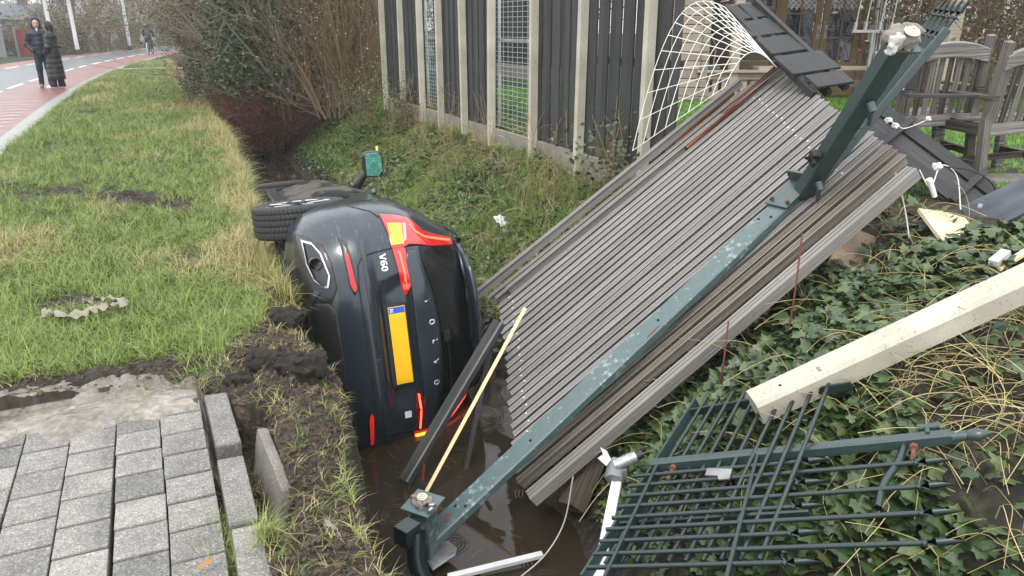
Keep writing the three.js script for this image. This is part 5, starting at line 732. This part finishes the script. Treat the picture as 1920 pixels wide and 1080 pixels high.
const twig = { wob: .35, up: .05, kids: 2, spread: 1.5, tipDepth: 1, depth: 2, open: .55, foot: .5, stems: 26, h: 3, rad: .011, bark: 'tan', leaf: .03, leaves: 5000, jit: .06 };
const GRN = [[.02, .045, .012], [.05, .09, .025]], OLV = [[.06, .06, .02], [.14, .11, .035]], BRN = [[.12, .08, .04], [.25, .17, .08]], RED = [[.1, .03, .015], [.2, .06, .03]], BUD = [[.3, .27, .15], [.5, .47, .3]];
plant('twiggy_shrub', 'large tan leafless shrub with pale buds standing beside the fence end', 'shrub', [3.62, .1, -15.2], { ...twig, seed: 1, stems: 60, foot: .65, h: 4.2, open: .3, leaves: 7000, cols: [BUD, BRN, BRN], leaf: .035, depth: 2 });
plant('twiggy_shrub', 'tan leafless shrub beside the ditch in front of the dark evergreen', 'shrub', [3.05, -.1, -14.9], { ...twig, seed: 2, stems: 18, foot: .4, h: 1.9, open: .7, leaves: 1800, cols: [BUD, BRN], leaf: .03, lean: [-.1, 0, 0] });
plant('twiggy_shrub', 'tall tan shrub behind the fence end with few buds', 'shrub', [4.3, .3, -17.2], { ...twig, seed: 3, stems: 40, foot: 1.1, h: 5, open: .3, leaves: 3500, cols: [BUD, BRN], leaf: .035 });
plant('evergreen_tree', 'dark ivy-clad evergreen tree closing the ditch behind the leafless shrubs', 'tree', [2.35, -.2, -16.4], { ...twig, seed: 4, stems: 12, foot: .6, h: 3.6, rad: .04, bark: 'grey', leaves: 26000, leaf: .075, cols: [GRN, GRN, [[.03, .06, .03], [.08, .11, .06]]], blob: [[0, 2.6, 0, 1.5, 1.6, 1.2], [.4, 3.6, .3, 1.6, 1.4, 1.2], [-.3, 1.5, .4, 1.2, 1.2, 1], [.9, 1.7, .6, .9, 1.3, .8]] });
plant('conifer_bush', 'red-brown dying bush hanging over the dark end of the ditch', 'bush', [1.9, -.8, -16.2], { ...twig, seed: 5, stems: 26, foot: .5, h: 1.35, open: 1.3, bark: 'red', leaves: 11000, leaf: .045, wide: .35, cols: [RED, RED, [[.06, .025, .015], [.13, .06, .035]]], jit: .16, sx: 1.3 });
plant('ivy_bush', 'dark ivy mound closing the far end of the ditch water', 'bush', [1.65, -1.0, -17.0], { ...twig, seed: 6, stems: 8, foot: .4, h: .8, bark: 'dark', leaves: 5200, leaf: .06, cols: [GRN], blob: [[-.3, .45, .3, .7, .6, .6], [.3, .55, .2, .8, .6, .6], [.0, 1.0, -.3, 1.2, .5, .6]] });
plant('ivy_bush', 'dark ivy bush at the grass corner where the verge meets the shrubs', 'bush', [.95, -.1, -18.5], { ...twig, seed: 7, stems: 9, foot: .4, h: .8, bark: 'dark', leaves: 4200, leaf: .055, cols: [GRN], blob: [[0, .35, 0, .45, .5, .8], [.3, .5, 1, .4, .5, .7]] });
plant('hawthorn_bush', 'olive and brown twiggy bush overhanging the verge beside the ditch', 'bush', [1.7, -.05, -20.5], { ...twig, seed: 8, stems: 40, foot: .8, h: 3.4, bark: 'brown', leaves: 24000, leaf: .05, cols: [OLV, OLV, BRN, GRN], jit: .2, open: .5, spread: 1.5, sz: 1.6, cl: .24 });
plant('hawthorn_bush', 'tall olive bush further along the ditch behind the overhanging one', 'bush', [2.4, 0, -25.5], { ...twig, seed: 9, stems: 36, foot: 1.2, h: 4.6, bark: 'brown', leaves: 16000, leaf: .06, cols: [OLV, BRN, [[.08, .1, .03], [.16, .17, .05]]], jit: .2, open: .6, spread: 1.6, cl: .28 });
plant('hawthorn_bush', 'far green-brown bush reaching over the end of the verge', 'bush', [2.9, 0, -32], { ...twig, seed: 10, stems: 34, foot: 1.6, h: 5.5, bark: 'brown', leaves: 10000, leaf: .075, cols: [OLV, [[.09, .12, .03], [.2, .22, .07]]], jit: .25, open: .7, spread: 1.6, cl: .28 });
plant('hawthorn_bush', 'broad bush behind the evergreen tree closing the gap to the fence', 'bush', [4.2, .1, -23], { ...twig, seed: 11, stems: 44, foot: 2, h: 6, bark: 'brown', leaves: 14000, leaf: .07, cols: [OLV, BRN, GRN], jit: .25, open: .7, spread: 1.8 });
plant('bare_tree', 'grey leaning tree with drooping bare branches above the ditch', 'tree', [2.5, .2, -15.4], { ...twig, seed: 12, stems: 4, foot: .2, h: 3.4, rad: .022, bark: 'grey', leaves: 0, up: -.1, wob: .5, open: .9, kids: 1, cl: .35, depth: 2, lean: [-.4, .2, .4], cols: [BRN] });
plant('brown_hedge', 'brown leafy hedge behind the armchairs and the timber post', 'hedge', [10.3, .5, -6.3], { ...twig, seed: 13, stems: 60, foot: 1.7, h: 2.6, bark: 'brown', leaves: 9000, leaf: .055, cols: [BRN, [[.07, .05, .03], [.16, .1, .06]], [[.14, .15, .08], [.3, .3, .2]]], jit: .15, sx: 1.3 });
plant('brown_hedge', 'brown hedge between the cabin corner and the timber post', 'hedge', [12.3, .5, -8.6], { ...twig, seed: 14, stems: 56, foot: 1.8, h: 3, bark: 'brown', leaves: 7000, leaf: .055, cols: [BRN, [[.07, .05, .03], [.16, .1, .06]]], jit: .15 });
plant('twiggy_shrub', 'low bramble tangle at the foot of the first fence posts', 'shrub', [3.4, .05, -12.3], { ...twig, seed: 15, stems: 18, foot: .5, h: .55, open: 1.4, rad: .006, leaves: 2200, leaf: .035, cols: [GRN, [[.06, .09, .03], [.13, .17, .06]]], jit: .12 });
plant('twiggy_shrub', 'small ivy shrub where the last fence post meets the deck edge', 'shrub', [3.6, .15, -5.6], { ...twig, seed: 16, stems: 9, foot: .15, h: .45, open: 1.0, rad: .005, leaves: 260, leaf: .06, cols: [[[.03, .06, .025], [.1, .14, .07]]], jit: .12, shape: leafQ });
plant('evergreen_tree', 'dark evergreen closing the garden behind the brown hedge', 'tree', [13.5, .4, -9.6], { ...twig, seed: 21, stems: 6, foot: .8, h: 4, rad: .06, bark: 'dark', leaves: 9000, leaf: .13, cols: [GRN, BRN], blob: [[0, 2, 0, 3.2, 2.2, 2], [-2.5, 2.2, -1.5, 2.6, 2.4, 2], [2.5, 2, 1.2, 2.5, 2.2, 2]] });
plant('brown_hedge', 'dense brown hedge closing the gap left of the log cabin roof', 'hedge', [7.2, .4, -17.5], { ...twig, seed: 22, stems: 50, foot: 2.4, h: 4, bark: 'brown', leaves: 9000, leaf: .09, cols: [BRN, OLV], jit: .25 });
// ---------- people ----------
{
  const skin = mat({ color: lin(.5, .3, .22), roughness: .6 }), navy = mat({ color: lin(.03, .046, .095), roughness: .55, map: soilTex }), denim = mat({ color: lin(.012, .017, .032), roughness: .8 }), blackCoat = mat({ color: lin(.009, .009, .01), roughness: .45 }), shoe = mat({ color: lin(.22, .19, .15), roughness: .7 }), white = mat({ color: lin(.7, .7, .68), roughness: .6 }), hair = mat({ color: lin(.012, .009, .008), roughness: .5 });
  const face = (p, c, s) => { const y = c[1], z = c[2] + .085 * s; for (const d of [-1, 1]) obj('eye', new THREE.SphereGeometry(.011, 8, 6).translate(c[0] + d * .03, y + .005, z + .008), hair, p); };
  const body = (hgt, legs, arms, headF) => { const k = hgt / 1.8, q = l => l.map(([a, b, ra, rb]) => [a.map(v => v * k), b.map(v => v * k), ra * k, rb * k]); return q([[[0, .95, 0], [0, 1.15, .0], .13, .125], [[0, 1.15, 0], [0, 1.4, 0], .125, .14], [[-.1, 1.42, 0], [.1, 1.42, 0], .075, .075], [[0, 1.45, 0], [0, 1.58, .01], .055, .052], [[0, 1.64, .015], [0, 1.7, .01], .085, .092], [[0, 1.63, .1], [0, 1.66, .1], .012, .01], ...legs, ...arms]); };
  // man: hood up, hands in pockets
  const legs = [[[-.09, .95, 0], [-.11, .52, .02], .085, .06], [[-.11, .52, .02], [-.13, .09, 0], .058, .042], [[-.13, .06, -.02], [-.15, .045, .14], .042, .035], [[.09, .95, 0], [.1, .52, .02], .085, .06], [[.1, .52, .02], [.1, .09, -.02], .058, .042], [[.1, .06, -.04], [.12, .045, .12], .042, .035]];
  const arms = [[[-.2, 1.42, 0], [-.29, 1.14, -.03], .055, .047], [[-.29, 1.14, -.03], [-.18, .98, .13], .045, .036], [[.2, 1.42, 0], [.29, 1.14, -.03], .055, .047], [[.29, 1.14, -.03], [.18, .98, .13], .045, .036]];
  const B = body(1.82, legs, arms), k = 1.82 / 1.8, S = (l, d) => l.map(([a, b, ra, rb]) => [a.map(v => v * k), b.map(v => v * k), (ra + d) * k, (rb + d) * k]);
  const p = obj('person', nets(bones(B, .03), [-.45, 0, -.25], [.45, 1.9, .3], .016), skin); p.position.set(-2.75, -.015, -25.0); p.rotation.y = R(8); tag(p, 'person in a navy hooded jacket and dark trousers, hands in pockets, on the cycle lane', 'person');
  const torso = [[[0, .93, 0], [0, 1.15, .01], .19, .18], [[0, 1.15, .01], [0, 1.4, 0], .18, .17], [[-.13, 1.4, 0], [.13, 1.4, 0], .1, .1]], ja = bones(S([...torso, ...arms.map(([a, b, ra, rb]) => [a, b, ra + .022, rb + .025])], .0), .04);
  obj('jacket', nets((x, y, z) => Math.max(ja(x, y, z) + Math.sin(y * 52) * .004, .84 - y), [-.5, .75, -.35], [.5, 1.6, .35], .016), navy, p);
  const hd = bones(S([[[0, 1.66, -.02], [0, 1.74, -.02], .128, .12], [[0, 1.5, -.03], [0, 1.6, -.02], .13, .12]], 0), .04); obj('hood', nets((x, y, z) => Math.max(hd(x, y, z), -cone([x, y, z], [0, 1.64 * k, .09], [0, 1.72 * k, .1], .088, .085)), [-.25, 1.3, -.25], [.25, 2.0, .25], .012), navy, p);
  const tr = bones(S([...legs.filter((_, i) => i % 3 < 2).map(([a, b, ra, rb]) => [a, b, ra + .015, rb + .022]), [[-.08, .95, 0], [.08, .95, 0], .12, .12]], 0), .04); obj('trousers', nets((x, y, z) => Math.max(tr(x, y, z), y - 1.0, .07 - y), [-.35, 0, -.25], [.35, 1.1, .3], .016), denim, p);
  for (const i of [2, 5]) obj('shoe', nets(bones(S([legs[i]], .014), .02), [-.3, 0, -.15], [.3, .2, .3], .012), shoe, p);
  face(p, [0, 1.69 * k, .01], 1);
  obj('scarf', new THREE.SphereGeometry(.03, 8, 6).scale(.7, 1.6, .6).translate(0, 1.52 * k, .14), white, p);
  // second person: long black quilted coat, turned to the first
  const legs2 = [[[-.08, .9, 0], [-.07, .5, .0], .08, .06], [[-.07, .5, 0], [-.06, .09, -.06], .06, .045], [[-.06, .06, -.08], [-.08, .04, .1], .04, .032], [[.08, .9, 0], [.09, .5, .04], .08, .06], [[.09, .5, .04], [.1, .09, .1], .06, .045], [[.1, .06, .08], [.11, .04, .25], .04, .032]];
  const arms2 = [[[-.18, 1.4, 0], [-.25, 1.13, -.02], .05, .045], [[-.25, 1.13, -.02], [-.16, .98, .13], .042, .035], [[.18, 1.4, 0], [.25, 1.13, -.02], .05, .045], [[.25, 1.13, -.02], [.16, .98, .13], .042, .035]];
  const w = obj('person', nets(bones(body(1.74, legs2, arms2), .03), [-.45, 0, -.25], [.45, 1.85, .35], .016), skin); w.position.set(-2.42, -.015, -24.5); w.rotation.y = R(-112); tag(w, 'person in an ankle-length black quilted coat standing close to the navy jacket', 'person');
  const kk = 1.74 / 1.8, S2 = l => l.map(([a, b, ra, rb]) => [a.map(v => v * kk), b.map(v => v * kk), ra * kk, rb * kk]);
  const co = bones(S2([[[0, .3, .02], [0, .95, 0], .22, .18], [[0, .95, 0], [0, 1.38, 0], .18, .16], [[-.12, 1.38, 0], [.12, 1.38, 0], .1, .1], [[0, 1.42, -.07], [0, 1.5, -.05], .1, .09], ...arms2.map(([a, b, ra, rb]) => [a, b, ra + .025, rb + .025])]), .05); obj('coat', nets((x, y, z) => Math.max(co(x, y, z) + Math.abs(Math.sin(y * 24)) * -.008, .24 - y), [-.5, .15, -.4], [.5, 1.65, .4], .016), blackCoat, w);
  obj('hair', nets((x, y, z) => Math.max(bones(S2([[[0, 1.68, -.02], [0, 1.73, -.01], .105, .1], [[0, 1.5, -.06], [0, 1.66, -.03], .08, .1]]), .04)(x, y, z), -cone([x, y, z], [0, 1.6 * kk, .12], [0, 1.68 * kk, .13], .08, .08)), [-.2, 1.3, -.25], [.2, 1.85, .2], .012), hair, w);
  const t2 = bones(S2(legs2.filter((_, i) => i % 3 < 2).map(([a, b, ra, rb], i) => [a, b, ra + .01, rb + (i % 2 ? .05 : .02)])), .03); obj('trousers', nets((x, y, z) => Math.max(t2(x, y, z), y - .9, .05 - y), [-.35, 0, -.3], [.35, 1, .4], .016), denim, w);
  for (const i of [2, 5]) obj('shoe', nets(bones(S2([legs2[i]]).map(([a, b, ra, rb]) => [a, b, ra + .014, rb + .014]), .02), [-.3, 0, -.2], [.3, .2, .4], .012), white, w); face(w, [0, 1.68 * kk, .01], 1);
  // cyclist riding away, and the bicycle
  const cz = -53, cx = .02; const bk = thing('bicycle', 'dark city bicycle ridden away along the cycle lane', 'bicycle', [cx, -.016, cz], R(168)), steel = mat({ color: lin(.02, .02, .022), roughness: .4 });
  for (const z of [-.52, .52]) { const wh = new THREE.Group(); wh.name = 'wheel'; bk.add(wh); wh.position.set(0, .345, z); obj('tyre', new THREE.TorusGeometry(.325, .022, 8, 36).rotateY(PI / 2), steel, wh); for (let i = 0; i < 10; i++) obj('spoke', rod(V(0, 0, 0), V(0, Math.cos(i * .628) * .32, Math.sin(i * .628) * .32), .003, .003, 4), galv, wh); }
  obj('frame', [rod(V(0, .345, -.52), V(0, .3, -.05), .014), rod(V(0, .3, -.05), V(0, .88, -.2), .016), rod(V(0, .3, -.05), V(0, .8, .38), .018), rod(V(0, .345, -.52), V(0, .72, -.17), .012), rod(V(0, .62, -.13), V(0, .86, .36), .016)], steel, bk); obj('fork', [rod(V(0, .345, .52), V(0, .98, .36), .014)], steel, bk); obj('handlebar', [tube([V(-.3, 1.05, .18), V(-.24, 1.08, .32), V(0, 1.03, .38), V(.24, 1.08, .32), V(.3, 1.05, .18)], .012, 16, 6)], steel, bk); obj('saddle', new RoundedBoxGeometry(.2, .06, .26, 2, .03).translate(0, .93, -.22), steel, bk); obj('mudguard', new THREE.TorusGeometry(.36, .02, 5, 18, PI * .7).rotateY(PI / 2).rotateX(-.9).translate(0, .345, -.52), white, bk); obj('rear_rack', box(.16, .02, .36, 0, .74, -.55), steel, bk);
  const CB = [[[0, .98, -.2], [0, 1.2, -.14], .13, .13], [[0, 1.2, -.14], [0, 1.42, -.04], .13, .13], [[-.13, 1.42, -.03], [.13, 1.42, -.03], .08, .08], [[0, 1.46, 0], [0, 1.56, .04], .05, .05], [[0, 1.61, .05], [0, 1.66, .05], .085, .09], [[-.09, .98, -.2], [-.12, .72, .18], .085, .06], [[-.12, .72, .18], [-.12, .34, .0], .055, .04], [[-.12, .32, -.02], [-.12, .3, .14], .04, .035], [[.09, .98, -.2], [.12, .55, .12], .085, .06], [[.12, .55, .12], [.12, .17, -.06], .055, .04], [[.12, .15, -.08], [.12, .13, .08], .04, .035], [[-.19, 1.4, -.03], [-.28, 1.2, .1], .05, .045], [[-.28, 1.2, .1], [-.29, 1.08, .2], .042, .035], [[.19, 1.4, -.03], [.28, 1.2, .1], .05, .045], [[.28, 1.2, .1], [.29, 1.08, .2], .042, .035]];
  const cy = obj('person', nets(bones(CB, .03), [-.45, .05, -.45], [.45, 1.85, .4], .018), skin); cy.position.copy(bk.position); cy.rotation.copy(bk.rotation); tag(cy, 'person in dark clothes cycling away along the cycle lane', 'person');
  const cj = bones([...CB.slice(0, 3), ...CB.slice(11)].map(([a, b, ra, rb]) => [a, b, ra + .04, rb + .03]), .04); obj('jacket', nets(cj, [-.5, .7, -.5], [.5, 1.65, .45], .02), navy, cy); obj('trousers', nets(bones(CB.slice(5, 11).filter((_, i) => i % 3 < 2).map(([a, b, ra, rb]) => [a, b, ra + .02, rb + .02]), .03), [-.35, 0, -.45], [.35, 1.15, .4], .02), denim, cy); obj('hood', nets(bones([[[0, 1.6, .03], [0, 1.66, .03], .11, .11]], .01), [-.2, 1.4, -.2], [.2, 1.85, .2], .02), blackCoat, cy);
}
// ---------- across the road ----------
{
  const white = mat({ map: tex(64, 256, (u, v) => gray(.78 + (fbm(u * 3, v * 8, 3, 3) - .5) * .14)), roughness: .6 });
  for (const [x, z, l] of [[-5.0, -51.5, 'white lamp post beside the red wall across the road'], [-4.0, -54, 'white lamp post between the red wall and the bare trees'], [-1.3, -63, 'far white lamp post in front of the bare trees at the bend']]) { const p = thing('lamp_post', l, 'lamp post', [x, -.05, z], 0, 'lamp posts along the road'); obj('pole', rod(V(0, .3, 0), V(-.02, 8, 0), .12, .07, 14), white, p); obj('base', rod(V(0, 0, 0), V(0, .35, 0), .15, .15, 14), mat({ color: lin(.03, .03, .03), roughness: .7 }), p); obj('arm', tube([V(0, 7.9, 0), V(.3, 8.3, 0), V(1.1, 8.4, 0)], .05, 10, 8), white, p); obj('lantern', new RoundedBoxGeometry(.6, .12, .25, 2, .05).translate(1.3, 8.38, 0), white, p); }
  const gs = mat({ color: lin(.16, .17, .18), roughness: .6 });
  const g = thing('sheet_gate', 'grey metal sheet gate standing beside the red wall across the road', 'gate', [-8.55, 0, -48.9], R(-25)); for (let i = 0; i < 4; i++) { obj('gate_panel', box(.9, 1.55, .04, -1.4 + i * .94, .85, 0, .01), gs, g); obj('gate_post', rod(V(-1.87 + i * .94, 0, .03), V(-1.87 + i * .94, 1.75, .03), .04, .04, 8), gs, g); } obj('top_rail', box(3.9, .06, .06, 0, 1.68, .04), galv, g); for (let i = 0; i < 3; i++) obj('barbed_arm', rod(V(-1.4 + i * 1.1, 1.7, 0), V(-1.2 + i * 1.1, 2.1, 0), .015, .015, 5), gs, g);
  const rw = thing('red_wall', 'dark red planked wall across the road between gate and lamp post', 'wall', [-5.9, 0, -50.2], R(-25)); for (let i = 0; i < 9; i++) obj('wall_plank', box(.155, 1.4, .03, -.64 + i * .16, .72, i % 2 * .012), mat({ color: lin(.15 + (i % 3) * .02, .028, .028), roughness: .8 }), rw); obj('end_post', box(.1, 1.6, .1, -.79, .8, .02), gs, rw);
  // bungalow
  const h = thing('brick_house', 'low house with dark tiled roof, chimney and a white bay window across the road', 'house', [-14.8, -.3, -109], R(-22)); const br = mat({ map: tex(128, 128, (u, v) => { const n = (fbm(u * 20, v * 20, 3, 20) - .5) * .12; return [.36 + n, .28 + n, .24 + n]; }), roughness: .9 }), tile = mat({ map: tex(256, 256, (u, v) => { const s = (v * 24 % 1) < .2 ? -.08 : 0, n = (fbm(u * 30, v * 30, 2, 30) - .5) * .08; return [.3 + s + n, .32 + s + n, .35 + s + n]; }), roughness: .6 });
  obj('wall', box(8, 2.7, 6, 0, 1.35, 0), br, h); const rs = extr([[-3.5, 0], [3.5, 0], [0, 1.75]], 8.6); rs.rotateY(PI / 2); const roof = obj('roof', metres(rs, .3).translate(-4.3, 2.72, 0), tile, h); obj('chimney', box(.9, 1.0, .7, 2.2, 4.75, 0), br, roof);
  obj('bay_window', box(3.0, 1.15, 1.6, -.6, 1.95, 2.9), white, h); for (const x of [-1.5, -.75, .4]) { const wn = obj('window', box(.62, .72, .06, x, 1.98, 3.72), mat({ color: lin(.03, .035, .04), roughness: .15 }), h); obj('glazing_bar', [box(.62, .05, .03, x, 1.86, 3.77), box(.62, .05, .03, x, 2.12, 3.77)], white, h); }
  const bl = thing('barn', 'pale low barn with a blue-grey roof end behind the lamp posts', 'barn', [-4.2, -.3, -124], R(-22)); obj('wall', box(14, 2.2, 8, 0, 1.0, 0), mat({ color: lin(.45, .46, .47), roughness: .7 }), bl); const b2 = extr([[-4.4, 0], [4.4, 0], [0, 1.9]], 14.6); b2.rotateY(PI / 2); obj('roof', metres(b2, .3).translate(-7.3, 2.1, 0), mat({ color: lin(.2, .24, .32), roughness: .5 }), bl);
  const far = { ...twig, bark: 'grey', spread: 1.6, wob: .3 };
  const hg = [[-8.2, -52.5, 30, 1.6], [-3.2, -58, 31, 2.4], [-1.6, -62, 32, 2.6], [.8, -68, 33, 2.8], [-6, -55, 34, 1.5], [3.2, -74, 35, 3], [-4.2, -58, 36, 1.9], [-11, -52, 40, 1.5]];
  const hl = ['low brown hedge bush behind the sheet gate', 'brown hedge bush behind the second lamp post', 'green-brown hedge bush left of the far lamp post', 'brown hedge bush behind the far lamp post', 'brown hedge bush behind the red wall', 'brown hedge bush at the road bend behind the cyclist', 'olive hedge bush between the two nearer lamp posts', 'hedge bush at the outer end of the sheet gate'];
  hg.forEach(([x, z, s, hh], i) => plant('hedge_bush', hl[i], 'hedge', [x - 1.2, -.1, z - 1.2], { ...far, seed: s, stems: 26, foot: 1.6, h: hh, rad: .02, bark: 'brown', leaves: 3600, leaf: .12, cols: [OLV, BRN, [[.08, .09, .04], [.16, .15, .07]]], jit: .35 }, 'hedge bushes across the road'));
  const tr = [[-10.2, -104, 10, 51], [-8.6, -92, 12, 52], [-7, -86, 13, 53], [-4, -78, 12, 54], [-.5, -74, 13, 55], [1.5, -80, 14, 56], [4, -84, 13, 57], [-19, -128, 13, 58], [7, -88, 14, 59], [-2.5, -90, 15, 60]];
  const tl = ['slim bare tree near the barn end', 'bare tree above the barn roof', 'forked bare tree behind the second lamp post', 'bare tree with a thick trunk behind the hedge', 'tall bare tree behind the far lamp post', 'bare tree behind the cyclist', 'bare tree at the road bend', 'far bare tree beside the house roof', 'bare tree beyond the road bend behind the bushes', 'tallest bare tree behind the hedge bushes'];
  tr.forEach(([x, z, hh, s], i) => plant('bare_tree', tl[i], 'tree', [x, -.1, z], { ...far, seed: s, stems: i % 3 === 2 ? 2 : 1, foot: .3, h: hh, rad: .22, depth: 3, kids: 2, open: .15, wob: .22, spread: 1.5, leaves: i > 3 ? 900 : 300, leaf: .16, cols: [[[.2, .16, .05], [.34, .27, .08]]], jit: .4, tipDepth: 1 }, 'bare trees beyond the road'));
  plant('far_wood', 'hazy wood closing the view behind the bare trees', 'wood', [2, -.1, -135], { ...far, seed: 70, stems: 120, foot: 24, sz: .3, h: 7, rad: .08, depth: 1, kids: 3, leaves: 9000, leaf: .3, cols: [[[.09, .085, .05], [.15, .13, .08]]], jit: .8 }).userData.kind = 'stuff';
}
scene.fog = new THREE.FogExp2(new THREE.Color(.8, .82, .84), .0014);
renderer.render(scene, camera);
